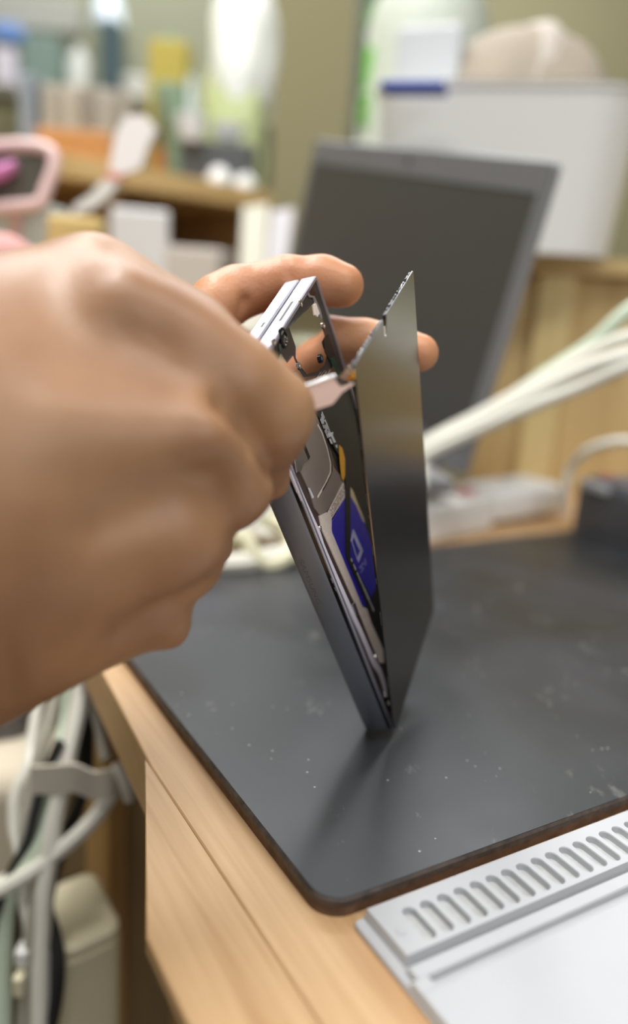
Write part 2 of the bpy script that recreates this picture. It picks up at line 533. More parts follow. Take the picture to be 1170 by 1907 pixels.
M_HINGE = mat('hinge_metal', (124, 129, 140), 0.40, 0.5, bump=0.03, bscale=1500)
M_BLACK = mat('black_plastic', (24, 23, 24), 0.5)
M_BLACKG = mat('black_gloss', (14, 14, 15), 0.12)
M_FLOORP = mat('midframe', (84, 66, 62), 0.45, 0.2, var=0.1, vscale=200)
M_GRAPH = mat('graphite_sheet', (146, 134, 127), 0.5, 0.1, var=0.04, vscale=100)
M_STRIP = mat('lavender_adhesive', (244, 238, 250), 0.5)
M_CREAMF = mat('cream_wrap', (246, 232, 220), 0.55, var=0.06, vscale=900)
M_BLUE = mat('battery_blue', (46, 34, 185), 0.4, var=0.08, vscale=200)
M_PRINT = mat('white_print', (232, 232, 236), 0.6)
M_LOGO = mat('pale_blue_print', (206, 208, 245), 0.5)
M_ORANGE = mat('orange_tape', (245, 176, 40), 0.5)
M_MIRROR = mat('mirror_foil', (232, 220, 214), 0.09, 1.0)
M_BRACK = mat('dark_bracket', (66, 60, 60), 0.42, 0.3)
M_STEEL = mat('steel', (214, 210, 206), 0.2, 1.0)
M_GREEN = mat('green_board', (20, 62, 50), 0.4)
M_BROWNP = mat('brown_print', (120, 100, 92), 0.6)

# rear half
rear = obj('rear_half', xform(prism(rrect(1.5, 0.3, BW, BL, 2.0, 5), -BT+0.0, -6.3, 0.5)), M_SLAB, phone, True)
obj('microphone_hole', prism(rrect(26, -0.25, 29, 0.25, 0.24, 4), 0, 0.1), M_BLACK, rear) if False else None
# hinge filler seen in the gap
obj('gap_liner', prism(rrect(1.8, 1.0, BW-0.8, BL-0.7, 1.5, 4), -6.5, -5.0), M_BLACK, phone)
# front half: rim of four rails + floor
def rim(x0, y0, x1, y1, t, r, z0, z1, b=0.35):
    o = np.array(rrect(x0, y0, x1, y1, r, 5)); i = np.array(rrect(x0+t, y0+t, x1-t, y1-t, max(r-t, 0.5), 5))
    n = len(o)
    o2 = np.array(rrect(x0+b, y0+b, x1-b, y1-b, max(r-b, 0.3), 5))
    i2 = np.array(rrect(x0+t-b*0.6, y0+t-b*0.6, x1-t+b*0.6, y1-t+b*0.6, max(r-t+b, 0.5), 5))
    rg = [np.c_[o2, np.full(n, z0)], np.c_[o, np.full(n, z0+b)], np.c_[o, np.full(n, z1-b)], np.c_[o2, np.full(n, z1)], np.c_[i2, np.full(n, z1)], np.c_[i, np.full(n, z1-b)], np.c_[i, np.full(n, z0)]]
    V = np.concatenate(rg); F = []
    for k in range(len(rg)):
        k2 = (k+1) % len(rg)
        for a in range(n):
            c = (a+1) % n
            F.append((k*n+a, k*n+c, k2*n+c, k2*n+a))
    return V, F
frame = obj('front_frame', rim(0.6, 0, BW, BL, 1.5, 2.0, -5.3, 0), M_SILVER, phone, True)
obj('midframe_plate', prism(rrect(1.7, 1.2, BW-1.2, BL-1.2, 1.2, 4), -4.6, -0.9), M_FLOORP, phone)
# speaker slit and antenna lines on the top rail
def topslot(x0, x1, z0, z1, m, name, h=0.06):
    v, f = rbox(x1-x0, h*2, z1-z0, 0)
    return obj(name, (v+[(x0+x1)/2, BL, z0], f), m, frame)
topslot(33.5, 47.0, -3.1, -2.2, M_BLACK, 'speaker_slit')
topslot(55.6, 56.2, -5.2, -0.3, M_PRINT, 'antenna_line', 0.04)
topslot(13.0, 13.6, -5.2, -0.3, M_PRINT, 'antenna_line', 0.04)
v, f = rbox(3.0, 0.12, 0.7, 0)
obj('microphone_hole', (v+[33, BL, -8.6], f), M_BLACK, rear)
v, f = rbox(0.7, 0.08, 4.2, 0)
obj('antenna_line', (v+[44, BL, -10.8], f), M_PRINT, rear)
# hinge cover along the near long side
prof = [(1.4, -11.15), (0.2, -11.0), (-0.35, -10.6), (-0.62, -9.9), (-0.72, -8.8), (-0.74, -7.2), (-0.70, -6.2), (-0.56, -5.2), (-0.32, -4.2), (-0.02, -3.2), (0.25, -2.4), (0.5, -1.95), (1.2, -1.85)]
V, F = [], []
ys = [0.25, 0.8, BL-0.8, BL-0.25]
for k, y in enumerate(ys):
    for x, z in prof: V.append((x+(0.35 if k in (0, 3) else 0), y, z))
n = len(prof)
for k in range(3):
    for i in range(n-1): F.append((k*n+i, k*n+i+1, (k+1)*n+i+1, (k+1)*n+i))
F.append(tuple(range(n))); F.append(tuple(3*n+i for i in range(n)))
hinge = obj('hinge_cover', (V, F), M_HINGE, phone, True)
obj('hinge_seam', prism(rrect(0.42, 0.4, 2.2, BL-0.4, 0.3, 2), -1.95, -0.75), M_BLACKG, hinge)
M_EMB = mat('embossed_letters', (108, 112, 122), 0.5, 0.4)
tv, tff = text_mesh('SAMSUNG', 2.5, 0.10)
tv = np.asarray(tv)
# read downwards along the spine: text x -> -y, text y -> -z side, facing -x
def spl(px, py):
    d = BR.T @ ray(px, py); c = BR.T @ (CAM0-BO)
    q = c+d*((-0.72-c[0])/d[0])
    return q
tc_ = spl(579, 1084)
lw = tv[:, 0].max()-tv[:, 0].min()
TXT = np.stack([np.full(len(tv), -0.73)-tv[:, 2]*1.0, tc_[1]-tv[:, 0]*(20.0/lw), -8.0+tv[:, 1]*0.9], 1)
tag(obj('brand_lettering', (TXT, tff), M_EMB, hinge), 'debossed word along the grey hinge')

ZUP = 0.7
# parts of the opened face --------------------------------------------------
def facep(name, pts, z0, z1, m, parent=phone, bev=0.0, zp=None):
    z0 += ZUP; z1 += ZUP
    return obj(name, prism([fl(x, y, z1) for x, y in pts], z0, z1, bev), m, parent)
def faces(name, line, wpx, z0, z1, m, parent=phone):
    """strip of given width (mm) along a pixel polyline"""
    z0 += ZUP; z1 += ZUP
    P = np.array([fl(x, y, z1) for x, y in line])
    T = np.gradient(P, axis=0); T /= np.linalg.norm(T, axis=1)[:, None]
    Nn = np.stack([-T[:, 1], T[:, 0]], 1)
    w = np.full(len(P), wpx) if np.isscalar(wpx) else np.array(wpx)
    L_ = P+Nn*w[:, None]/2; R_ = P-Nn*w[:, None]/2
    n = len(P)
    V = np.concatenate([np.c_[L_, np.full(n, z1)], np.c_[R_, np.full(n, z1)], np.c_[L_, np.full(n, z0)], np.c_[R_, np.full(n, z0)]])
    F = []
    for i in range(n-1):
        F += [(i, i+1, n+i+1, n+i), (i, i+1, 2*n+i+1, 2*n+i), (n+i, n+i+1, 3*n+i+1, 3*n+i)]
    F += [(0, n, 3*n, 2*n), (n-1, 2*n-1, 4*n-1, 3*n-1)]
    return obj(name, (V, F), m, parent)
def disc(name, px, py, r, z0, z1, m, parent=phone, prof=None):
    z0 += ZUP; z1 += ZUP
    x, y = fl(px, py, z1)
    pr = prof or [(r, 0), (r, (z1-z0)*0.8), (r*0.85, z1-z0), (r*0.45, z1-z0), (r*0.4, (z1-z0)*0.7)]
    v, f = lathe(pr, 20)
    return obj(name, (v+[x, y, z0], f), m, parent, True)
# black film over the right part of the face
facep('black_film', [(590, 766), (612, 757), (640, 725), (655, 700), (760, 1000), (792, 1118), (738, 1330), (728, 1310), (716, 1240), (694, 1160), (684, 1128), (640, 900), (622, 850)], -1.62, -1.52, M_BLACK)
# camera zone
br = facep('camera_bracket', [(492, 662), (577, 531), (590, 524), (600, 548), (612, 590), (626, 640), (641, 690), (632, 704), (612, 694), (575, 705), (545, 700), (520, 688)], -1.7, -1.15, M_BRACK, bev=0.1)
mir = facep('shield_foil', [(568, 581), (578, 572), (586, 561), (592, 570), (596, 582), (602, 596), (600, 610), (605, 626), (599, 637), (602, 648), (609, 660), (604, 680), (590, 692), (572, 697), (558, 680), (551, 666), (551, 645), (545, 628), (539, 610), (552, 596)], -1.15, -0.95, M_MIRROR)
facep('shield_foil', [(518, 671), (523, 658), (535, 676), (546, 662), (556, 688), (544, 697)], -1.15, -0.95, M_MIRROR)
facep('dark_tab', [(603, 632), (612, 622), (627, 668), (616, 674), (606, 655)], -1.0, -0.8, M_BLACK)
facep('black_slot', [(577, 548), (584, 536), (589, 546), (582, 553)], -1.15, -1.05, M_BLACKG)
facep('silver_hook', [(574, 541), (578, 549), (586, 551), (597, 575), (601, 592), (598, 592), (590, 570), (584, 554), (576, 553), (571, 545)], -1.1, -0.7, M_SILVER, zp=-0.7)
facep('white_pad', [(585, 567), (589, 564), (596, 583), (592, 590), (588, 586)], -0.95, -0.55, M_CREAMF, zp=-0.6, bev=0.08)
for k, (x, y) in enumerate(((562, 564), (512, 637), (604, 605), (559, 680))):
    sc_ = disc('screw', x, y, 1.15, -1.15, -0.45, M_STEEL)
lens = disc('camera_lens', 530, 628, 3.0, -1.2, -0.5, M_BLACKG, prof=[(3.1, 0), (3.1, 0.5), (2.7, 0.75), (2.2, 0.7), (1.9, 0.35), (1.2, 0.45), (0.5, 0.5)])
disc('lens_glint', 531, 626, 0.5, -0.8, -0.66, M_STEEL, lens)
blu = disc('small_lens', 600, 667, 1.5, -1.0, -0.3, M_BLACKG)
disc('blue_coating', 600, 667, 0.6, -0.6, -0.28, mat('lens_blue', (60, 120, 170), 0.15), blu)
for k, (x, y) in enumerate(((503, 660), (509, 653), (515, 660), (521, 647))):
    facep('black_contact', [(x-2, y-5), (x+2, y-8), (x+4, y+4), (x, y+7)], -1.1, -0.8, M_BLACKG)
facep('circuit_board', [(616, 668), (624, 664), (634, 698), (626, 704)], -1.0, -0.5, M_GREEN)
facep('shield_ledge', [(543, 694), (557, 689), (566, 702), (592, 699), (622, 684), (629, 701), (590, 712), (563, 722)], -1.3, -0.2, M_STEEL, zp=-0.2)
for k in range(4):
    x = 592+7*k
    facep('connector_pin', [(x, 703-3*k), (x+4, 701-3*k), (x+9, 692-3*k), (x+6, 692-3*k)], -0.2, 0.0, M_STEEL)
# graphite sheet with its curved seams
gr = facep('graphite_sheet', [(549, 850), (566, 806), (588, 766), (600, 800), (616, 840), (622, 870), (634, 885), (640, 895), (625, 925), (610, 950), (597, 960), (586, 945), (575, 910), (560, 878)], -1.6, -1.25, M_GRAPH)
faces('sheet_seam', [(592, 790), (600, 805), (610, 835), (616, 862), (616, 880), (607, 900), (597, 917), (592, 926)], 0.7, -1.25, -1.18, M_CREAMF, gr)
faces('sheet_seam', [(596, 788), (604, 806), (613, 836), (619, 862), (619, 878)], 0.8, -1.25, -1.16, M_BLACK, gr)
faces('sheet_seam', [(618, 880), (610, 897), (601, 913)], 0.5, -1.25, -1.15, M_BLACK, gr)
facep('steel_tab', [(548, 848), (563, 826), (575, 855), (567, 862), (562, 876), (553, 880)], -1.4, -0.9, M_STEEL, bev=0.1)
facep('black_tab', [(563, 826), (567, 822), (578, 850), (575, 856)], -1.3, -0.85, M_BLACKG)
facep('small_clip', [(575, 908), (577, 908), (585, 925), (583, 928)], -1.25, -0.9, M_PRINT)
# black flex with print and arrow
fx = facep('flex_cable', [(588, 767), (612, 757), (622, 775), (636, 815), (645, 850), (652, 875), (653, 905), (653, 1037), (691, 1111), (698, 1137), (716, 1190), (708, 1190), (694, 1160), (680, 1117), (646, 1038), (644, 1023), (644, 900), (634, 850), (624, 835), (608, 800)], -1.5, -0.95, M_BLACK)
def marks(name, a, b, rows, cols, w, h, fill, z0, z1, m, parent, seed=1):
    """little printed dashes between two pixel points (a -> b), rows across"""
    z0 += ZUP; z1 += ZUP
    rnd = random.Random(seed)
    A_, B_ = np.array(fl(*a, z1)), np.array(fl(*b, z1))
    T = (B_-A_); Ln = np.linalg.norm(T); T /= Ln; Nn = np.array([-T[1], T[0]])
    parts = []
    for c in range(cols):
        for r_ in range(rows):
            if rnd.random() > fill: continue
            o = A_+T*(Ln*(c+0.5)/cols)+Nn*((r_-(rows-1)/2)*h*1.35)
            ww, hh = w*rnd.uniform(0.5, 1)/2, h*rnd.uniform(0.6, 1)/2
            parts.append(prism([o-T*ww-Nn*hh, o+T*ww-Nn*hh, o+T*ww+Nn*hh, o-T*ww+Nn*hh], z0, z1))
    return obj(name, join(*parts), m, parent)
marks('printed_code', (598, 772), (614, 812), 4, 14, 0.85, 0.75, 0.8, -0.95, -0.9, M_PRINT, fx, 2)
facep('printed_arrow', [(612, 806), (621, 804), (620, 810), (626, 823), (622, 824), (617, 812), (613, 814)], -0.95, -0.89, M_PRINT, fx)
facep('printed_dot', [(625, 829), (628, 827), (629, 833), (627, 834)], -0.95, -0.89, M_PRINT, fx)
facep('printed_corner', [(613, 817), (616, 816), (619, 823), (620, 826), (617, 826)], -0.95, -0.89, M_PRINT, fx)
marks('printed_number', (654, 1040), (697, 1138), 1, 20, 1.5, 0.9, 0.9, -0.95, -0.9, M_PRINT, fx, 5)
facep('orange_tape', [(632, 828), (638, 834), (643, 854), (643, 885), (640, 895), (637, 890), (635, 877), (633, 851)], -0.95, -0.85, M_ORANGE)
# battery
bat = facep('battery', [(643, 927), (655, 920), (678, 972), (700, 1030), (704, 1085), (692, 1112), (683, 1126), (680, 1130), (676, 1129), (672, 1120), (619, 991), (618, 983), (619, 971)], -1.6, -1.15, M_BLUE, bev=0.12)
facep('battery_wrap', [(595, 960), (609, 953), (618, 966), (618, 986), (675, 1129), (686, 1134), (695, 1160), (713, 1208), (716, 1234), (708, 1234), (692, 1194), (675, 1152), (600, 985)], -1.6, -1.22, M_CREAMF)
lab = facep('battery_label', [(640, 896), (644, 924), (618, 965), (610, 958)], -1.6, -1.2, M_CREAMF)
marks('label_print', (616, 956), (642, 910), 4, 16, 0.7, 0.55, 0.85, -1.2, -1.15, M_BROWNP, lab, 8)
facep('silver_edge', [(653, 906), (658, 914), (666, 935), (678, 964), (680, 975), (676, 970), (664, 942), (653, 924)], -1.5, -1.1, M_STEEL)
lo = [(661, 985), (677, 1023), (668, 1046), (662, 1037), (654, 1011), (655, 998)]
li = [(660, 1002), (669, 1028), (664, 1036), (655, 1011)]
z_ = -1.02
o_ = [fl(x, y, z_) for x, y in lo]
# logo: square outline as four strokes
for k, (a, b, w) in enumerate((((658, 990), (673, 1024), 2.2), ((675, 1022), (667, 1044), 1.7), ((656, 1008), (666, 1041), 0.6), ((659, 988), (655, 1009), 1.4))):
    faces('logo_stroke', [a, b], w, -1.15, -1.05, M_LOGO, bat)
marks('battery_print', (671, 1062), (682, 1045), 3, 5, 0.8, 0.7, 0.7, -1.15, -1.1, M_LOGO, bat, 9)
# lavender adhesive strip along the hinge side
faces('adhesive_strip', [(537, 858), (549, 890), (563, 923), (576, 952), (595, 993), (602, 1016), (610, 1036), (622, 1063), (637, 1096), (650, 1125), (660, 1147), (671, 1170), (684, 1200), (694, 1224), (700, 1236), (709, 1250), (715, 1268), (719, 1284), (720, 1297)],
      [2.2, 2.2, 2.2, 2.2, 2.2, 2.4, 2.6, 2.4, 2.2, 2.2, 2.1, 2.1, 2.1, 2.4, 2.8, 2.6, 2.2, 1.8, 1.4], -1.6, -0.9, M_STRIP)
facep('spring_contact', [(657, 1124), (662, 1121), (669, 1142), (664, 1148)], -1.5, -0.7, M_STEEL, bev=0.1)
for x, y in ((598, 983), (701, 1223)): disc('rivet', x, y, 0.9, -1.5, -0.6, M_STEEL)
for x, y, l in ((617, 1075, 9), (624, 1092, 7)):
    faces('metal_flake', [(x, y), (x+l*0.45, y+l)], 0.6, -1.6, -1.3, M_STEEL)
facep('connector_block', [(718, 1300), (727, 1298), (731, 1322), (724, 1326)], -1.6, -0.8, M_BLACKG)
facep('connector_pin', [(722, 1306), (726, 1305), (728, 1312), (724, 1313)], -0.8, -0.6, M_CREAMF)

# ------------------------------------------------------------------ panel pried off the phone
PO = np.array([35.91, 274.09, 4.05])
PR = ortho((0.2845, 0.8608, 0.4221), (-0.1859, -0.3824, 0.9051))
PWD, PLN = 65.0, 151.0
panel = thing('phone_panel', None, 'thin black panel lifted off the opened phone, leaning right', 'phone panel', mw=mw(PR, PO))
M_PANEL = mat('panel_glass', (22, 23, 25), 0.2, 0.0, IOR=3.0)
M_PEDGE = mat('panel_edge', (26, 26, 27), 0.25, 0.2)
def pl(px, py, z=0.0):
    d = PR.T @ ray(px, py); c = PR.T @ (CAM0-PO)
    q = c+d*((z-c[2])/d[2])
    return q[0], q[1]
nx, ny = pl(716, 590)
out = [(1.0, 0.0), (PWD-1, 0.0), (PWD, 1.0), (PWD, PLN-0.8), (PWD-0.8, PLN)]
out += [(nx+2.2, PLN), (nx+2.0, PLN-1.6), (nx+1.4, PLN-3.6), (nx+0.3, PLN-5.6), (nx-0.8, PLN-6.2), (nx-1.4, PLN-5.0), (nx-1.2, PLN-2.5), (nx-1.6, PLN)]
out += [(0.8, PLN), (0, PLN-0.8), (0, 1.0)]
def earprism(poly, z0, z1):
    bm = bmesh.new()
    vs = [bm.verts.new((x, y, z0)) for x, y in poly]
    fc = bm.faces.new(vs)
    r_ = bmesh.ops.extrude_face_region(bm, geom=[fc])
    for q in r_['geom']:
        if isinstance(q, bmesh.types.BMVert): q.co.z = z1
    bmesh.ops.triangulate(bm, faces=[q for q in bm.faces if len(q.verts) > 4])
    bm.verts.ensure_lookup_table()
    v = np.array([q.co[:] for q in bm.verts]); f = [[a.index for a in p.verts] for p in bm.faces]
    bm.free()
    return v, f
obj('glass_sheet', earprism(out, -0.45, 0.0), M_PANEL, panel)
inn = [(min(max(x, 0.35), PWD-0.35), min(max(y, 0.35), PLN-0.35)) for x, y in out]
obj('inner_layer', earprism(inn, -1.15, -0.45), M_PEDGE, panel)
bounce_poly = [(3, 3), (PWD-3, 3), (PWD-3, PLN-9), (3, PLN-9)]
obj('inner_bounce_sheet', prism(bounce_poly, -1.3, -1.15), mat('bounce_silver', (178, 174, 170), 0.4, 0.7), panel)  # unseen bright sheet added to bounce light into the opened phone
foam = [(nx-1.2, PLN-2.5), (nx-1.4, PLN-5.0), (nx-0.8, PLN-6.1), (nx+0.0, PLN-5.4), (nx+0.3, PLN-3.0)]
obj('foam_scrap', prism(foam, -0.6, -0.1), M_CREAMF, panel)
# torn adhesive along the lifted edges
rnd = random.Random(3)
parts = []
for k in range(26):
    x = 1+k*2.4
    if abs(x-nx) < 3: continue
    parts.append(prism([(x, PLN-0.2), (x+rnd.uniform(1.2, 2.2), PLN-0.2), (x+rnd.uniform(1, 2), PLN+rnd.uniform(0.1, 0.5)), (x+0.4, PLN+rnd.uniform(0, 0.5))], -0.9, -0.5))
y = 6
while y < 146:
    l_ = rnd.uniform(1.5, 7)
    e_ = rnd.uniform(0.05, 0.25)
    parts.append(prism([(0.2, y), (-e_, y+l_*0.2), (-e_*rnd.uniform(0.4, 1), y+l_*0.8), (0.2, y+l_)], -0.85, -0.6))
    y += l_+rnd.uniform(2, 16)
adh = obj('torn_adhesive', join(*parts), mat('adhesive_residue', (78, 78, 80), 0.25), panel)
M_FLEXT = mat('flex_tab', (216, 200, 188), 0.4)
def panel_tab(name, pts, zc, m, th=0.25):
    P = [at(x, y, z) for (x, y), z in zip(pts, zc)]
    nrm = np.cross(P[1]-P[0], P[2]-P[0]); nrm /= np.linalg.norm(nrm)
    V = np.concatenate([np.array(P), np.array(P)+nrm*th])
    n = len(P)
    V = (V-PO) @ PR
    F = [tuple(range(n))[::-1], tuple(range(n, 2*n))]+[(i, (i+1) % n, n+(i+1) % n, n+i) for i in range(n)]
    return obj(name, (V, F), m, panel)
panel_tab('flex_tab', [(632, 702), (650, 680), (660, 690), (644, 709)], [222, 216, 213.5, 221], M_FLEXT)
panel_tab('flex_tab', [(645, 708), (657, 692), (660, 704), (650, 709)], [220.5, 213.6, 213.6, 219], M_ORANGE)

# ------------------------------------------------------------------ pry blade held by the nearer hand
tool = thing('pry_blade', at(600, 735, 217), 'flat metal pry blade tinted as if reflecting skin, wedged between phone and panel', 'tool')
bp_ = [(470, 775), (560, 722), (619, 702), (624, 704), (629, 714), (636, 720), (659, 711), (660, 715), (638, 730), (620, 752), (590, 762), (500, 800)]
bz = [206 + (x-470)*0.042 for x, y in bp_]
P = [at(x, y, z) for (x, y), z in zip(bp_, bz)]
nn = np.array([-0.05, 1, -0.1])
V = np.concatenate([np.array(P), np.array(P)+nn*0.9])
n = len(P)
bm_faces = [tuple(range(n))[::-1], tuple(range(n, 2*n))]+[(i, (i+1) % n, n+(i+1) % n, n+i) for i in range(n)]
obj('blade', (V, bm_faces), mat('skin_tinted_steel', (190, 158, 144), 0.42, 0.25), tool)  # pink reflection of the hand is put into the base colour
Pt = [at(x, y, z) for (x, y, z) in ((560, 720, 209.6), (590, 711, 211), (619, 700.5, 212.3), (626, 704, 212.5))]
obj('blade_spine', tube(Pt, 0.55, 8, 4), M_STEEL, tool, True)
obj('grip', tube([at(400, 800, 214), at(470, 780, 212), at(520, 758, 212)], [3, 3.2, 2.4], 10, 5), M_STEEL, tool, True)

# ------------------------------------------------------------------ hands: distance field -> surface nets
def surface_nets(Fd, org, h):
    ins = Fd < 0
    nx, ny, nz = Fd.shape
    cnt = np.zeros((nx-1, ny-1, nz-1), np.int8)
    for dx in (0, 1):
        for dy in (0, 1):
            for dz in (0, 1):
                cnt += ins[dx:nx-1+dx, dy:ny-1+dy, dz:nz-1+dz]
    act = (cnt > 0) & (cnt < 8)
    idx = np.argwhere(act)
    vid = np.full(act.shape, -1, np.int64)
    vid[act] = np.arange(len(idx))
    acc = np.zeros((len(idx), 3)); num = np.zeros(len(idx))
    cor = [(0, 0, 0), (1, 0, 0), (0, 1, 0), (1, 1, 0), (0, 0, 1), (1, 0, 1), (0, 1, 1), (1, 1, 1)]
    i, j, k = idx.T
    val = [Fd[i+c[0], j+c[1], k+c[2]] for c in cor]
    for a in range(8):
        for b in range(a+1, 8):
            if sum(abs(cor[a][q]-cor[b][q]) for q in range(3)) != 1: continue
            va, vb = val[a], val[b]
            cr = (va < 0) != (vb < 0)
            t = np.where(cr, va/np.where(cr, va-vb, 1), 0)
            p = np.array(cor[a])[None]+t[:, None]*(np.array(cor[b])-np.array(cor[a]))[None]
            acc += p*cr[:, None]; num += cr
    V = (idx+acc/num[:, None])*h+org
    Fc = []
    def quads(ax):
        sl0 = [slice(1, -1)]*3; sl1 = [slice(1, -1)]*3
        sl0[ax] = slice(0, -1); sl1[ax] = slice(1, None)
        a, b = ins[tuple(sl0)], ins[tuple(sl1)]
        q = np.argwhere(a != b)
        base = q.copy()
        for d in range(3):
            if d != ax: base[:, d] += 1
        u, v = (ax+1) % 3, (ax+2) % 3
        def cell(du, dv):
            c = base.copy(); c[:, u] += du; c[:, v] += dv
            return vid[c[:, 0], c[:, 1], c[:, 2]]
        f = np.stack([cell(-1, -1), cell(0, -1), cell(0, 0), cell(-1, 0)], 1)
        fl_ = ~a[q[:, 0], q[:, 1], q[:, 2]]
        f[fl_] = f[fl_][:, ::-1]
        return f
    Fc = np.concatenate([quads(0), quads(1), quads(2)])
    Fc = Fc[(Fc >= 0).all(1)]
    return V, Fc
def smin(a, b, k):
    hh = np.clip(0.5+0.5*(b-a)/k, 0, 1)
    return b+(a-b)*hh-k*hh*(1-hh)
class Field:
    def __init__(self, lo, hi, h):
        self.h = h; self.org = np.array(lo, float)
        n = np.ceil((np.array(hi)-lo)/h).astype(int)+1
        ax = [np.arange(n[d], dtype=np.float32)*h+lo[d] for d in range(3)]
        self.X, self.Y, self.Z = np.meshgrid(*ax, indexing='ij', copy=False)
        self.D = np.full(tuple(n), 60.0, np.float32)
    def seg(self, a, b):
        a = np.asarray(a, float); b = np.asarray(b, float)
        ba = b-a; l2 = float(ba @ ba)+1e-9
        t = ((self.X-a[0])*ba[0]+(self.Y-a[1])*ba[1]+(self.Z-a[2])*ba[2])/l2
        t = np.clip(t, 0, 1)
        d = np.sqrt((self.X-a[0]-t*ba[0])**2+(self.Y-a[1]-t*ba[1])**2+(self.Z-a[2]-t*ba[2])**2)
        return d, t
    def cone(self, a, b, ra, rb, k=5.0):
        d, t = self.seg(a, b)
        self.D = smin(self.D, d-(ra+(rb-ra)*t), k)
    def carve(self, a, b, w, depth):
        d, t = self.seg(a, b)
        self.D = self.D+depth*np.exp(-(d/w)**2)
    def merge(self, other, k): self.D = smin(self.D, other, k)
def finger(fd, pts, k=4.0):
    """chain of round cones merged tightly, then joined to the hand by the caller"""
    D0 = fd.D; fd.D = np.full_like(D0, 60.0)
    for (a, ra), (b, rb) in zip(pts[:-1], pts[1:]):
        fd.cone(a, b, ra, rb, k)
    d = fd.D; fd.D = D0
    return d
def H(px, py, z): return at(px, py, z)

def build_hand(fd, name, m, label, cat):
    v, f = surface_nets(fd.D, fd.org, fd.h)
    me = bpy.data.meshes.new(name)
    off = v.mean(0)
    me.from_pydata(((v-off)*S).tolist(), [], f.tolist())
    for p in me.polygons: p.use_smooth = True
    o = bpy.data.objects.new(name, me)
    COL.objects.link(o)
    o.location = Vector(off*S)
    me.materials.append(m)
    OFF[o.name] = off
    return tag(o, label, cat)

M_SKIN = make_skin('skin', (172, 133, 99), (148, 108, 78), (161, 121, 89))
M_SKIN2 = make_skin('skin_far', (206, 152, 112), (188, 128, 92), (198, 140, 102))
# nearer hand: back of the hand towards the camera, fingers curled round the blade
lo = np.array([-175.0, 90.0, 15.0]); hi = np.array([30.0, 275.0, 262.0])
fd = Field(lo, hi, 1.5)
K = 15.0
W1 = dict(i=(-190, 760, 196), m=(-190, 880, 190), r=(-190, 1010, 190), p=(-190, 1140, 196))
fd.cone(H(*W1['i']), H(300, 680, 212), 30, 19, K)
fd.cone(H(*W1['m']), H(340, 820, 206), 31, 19, K)
fd.cone(H(*W1['r']), H(290, 960, 208), 31, 20, K)
fd.cone(H(*W1['p']), H(190, 1080, 214), 30, 18, K)
fd.cone(H(-150, 1230, 205), H(150, 1120, 218), 24, 17, K)
# wrist and forearm leaving the frame
fd.cone(H(-190, 900, 196), H(-420, 1020, 200), 42, 38, 20)
# thumb side
fd.cone(H(-170, 700, 200), H(175, 548, 214), 24, 13.5, K)
fd.cone(H(175, 543, 214), H(345, 640, 219), 13.0, 11.0, 8)
fd.cone(H(345, 640, 219), H(470, 715, 224), 11.0, 9.0, 6)
# web between thumb and index
fd.cone(H(120, 640, 214), H(300, 670, 216), 16, 13, 14)
# index
ix = finger(fd, [(H(345, 690, 206), 14), (H(440, 722, 207), 12.0), (H(503, 768, 212), 11.0), (H(500, 805, 219), 9.4), (H(488, 850, 227), 7.4), (H(505, 895, 236), 5.6)], 4)
fd.merge(ix, 2.0)
# middle
md = finger(fd, [(H(345, 825, 203), 14), (H(400, 865, 204), 12.3), (H(428, 905, 209), 10.4), (H(424, 918, 218), 9.6), (H(430, 880, 236), 8.5)], 4)
fd.merge(md, 2.0)
rg = finger(fd, [(H(290, 965, 204), 15), (H(318, 1010, 205), 13), (H(333, 1042, 212), 10.8), (H(330, 1055, 224), 9.5), (H(380, 1010, 236), 8.5)], 4)
fd.merge(rg, 4.0)
pk = finger(fd, [(H(205, 1085, 212), 14), (H(245, 1112, 214), 11.8), (H(278, 1130, 218), 9), (H(295, 1120, 230), 8.0)], 4)
fd.merge(pk, 5)
# knuckles and tendons
fd.cone(H(235, 575, 197), H(360, 640, 203), 7.5, 7.5, 14)
fd.cone(H(388, 812, 193), H(416, 826, 195), 6.4, 5.6, 7)
fd.cone(H(100, 800, 180), H(360, 815, 192), 5, 5, 12)
fd.cone(H(310, 1165, 219), H(318, 1172, 220), 4.5, 4.5, 6)
fd.carve(H(170, 975, 183), H(385, 893, 191), 7.5, 3.2)
fd.carve(H(235, 630, 190), H(310, 650, 195), 7, 1.8)
fd.carve(H(14, 1180, 172), H(32, 1310, 190), 2.5, 1.2)
fd.carve(H(246, 1172, 200), H(363, 1092, 205), 6, 3.0)
fd.carve(H(405, 772, 192), H(452, 812, 197), 4.5, 3.6)
fd.carve(H(455, 815, 198), H(490, 872, 206), 4, 3.0)
fd.carve(H(395, 925, 196), H(402, 985, 204), 5, 2.0)
near_hand = build_hand(fd, 'hand', M_SKIN, 'large blurred nearer hand seen from its back, curled round the pry blade', 'hand')

# farther hand: two fingers reaching over the top of the phone
lo = np.array([-190.0, 215.0, 70.0]); hi = np.array([62.0, 335.0, 205.0])
fd = Field(lo, hi, 1.3)
fi = finger(fd, [(H(250, 740, 272), 12), (H(335, 640, 276), 11), (H(408, 565, 282), 9.6), (H(440, 545, 285), 8.9), (H(535, 524, 287), 8.6), (H(600, 522, 287), 8.3), (H(637, 531, 286), 7.7)], 3)
fd.merge(fi, 3)
fm = finger(fd, [(H(270, 800, 282), 12), (H(420, 700, 292), 10), (H(560, 625, 299), 9), (H(680, 640, 298), 8.6), (H(740, 650, 295), 8.0), (H(781, 657, 292), 6.9)], 3)
fd.merge(fm, 3)
fr = finger(fd, [(H(270, 860, 288), 12), (H(380, 790, 297), 10), (H(480, 740, 306), 9), (H(560, 740, 308), 7.5)], 3)
fd.merge(fr, 3)
fd.cone(H(120, 820, 278), H(280, 770, 280), 26, 20, 12)
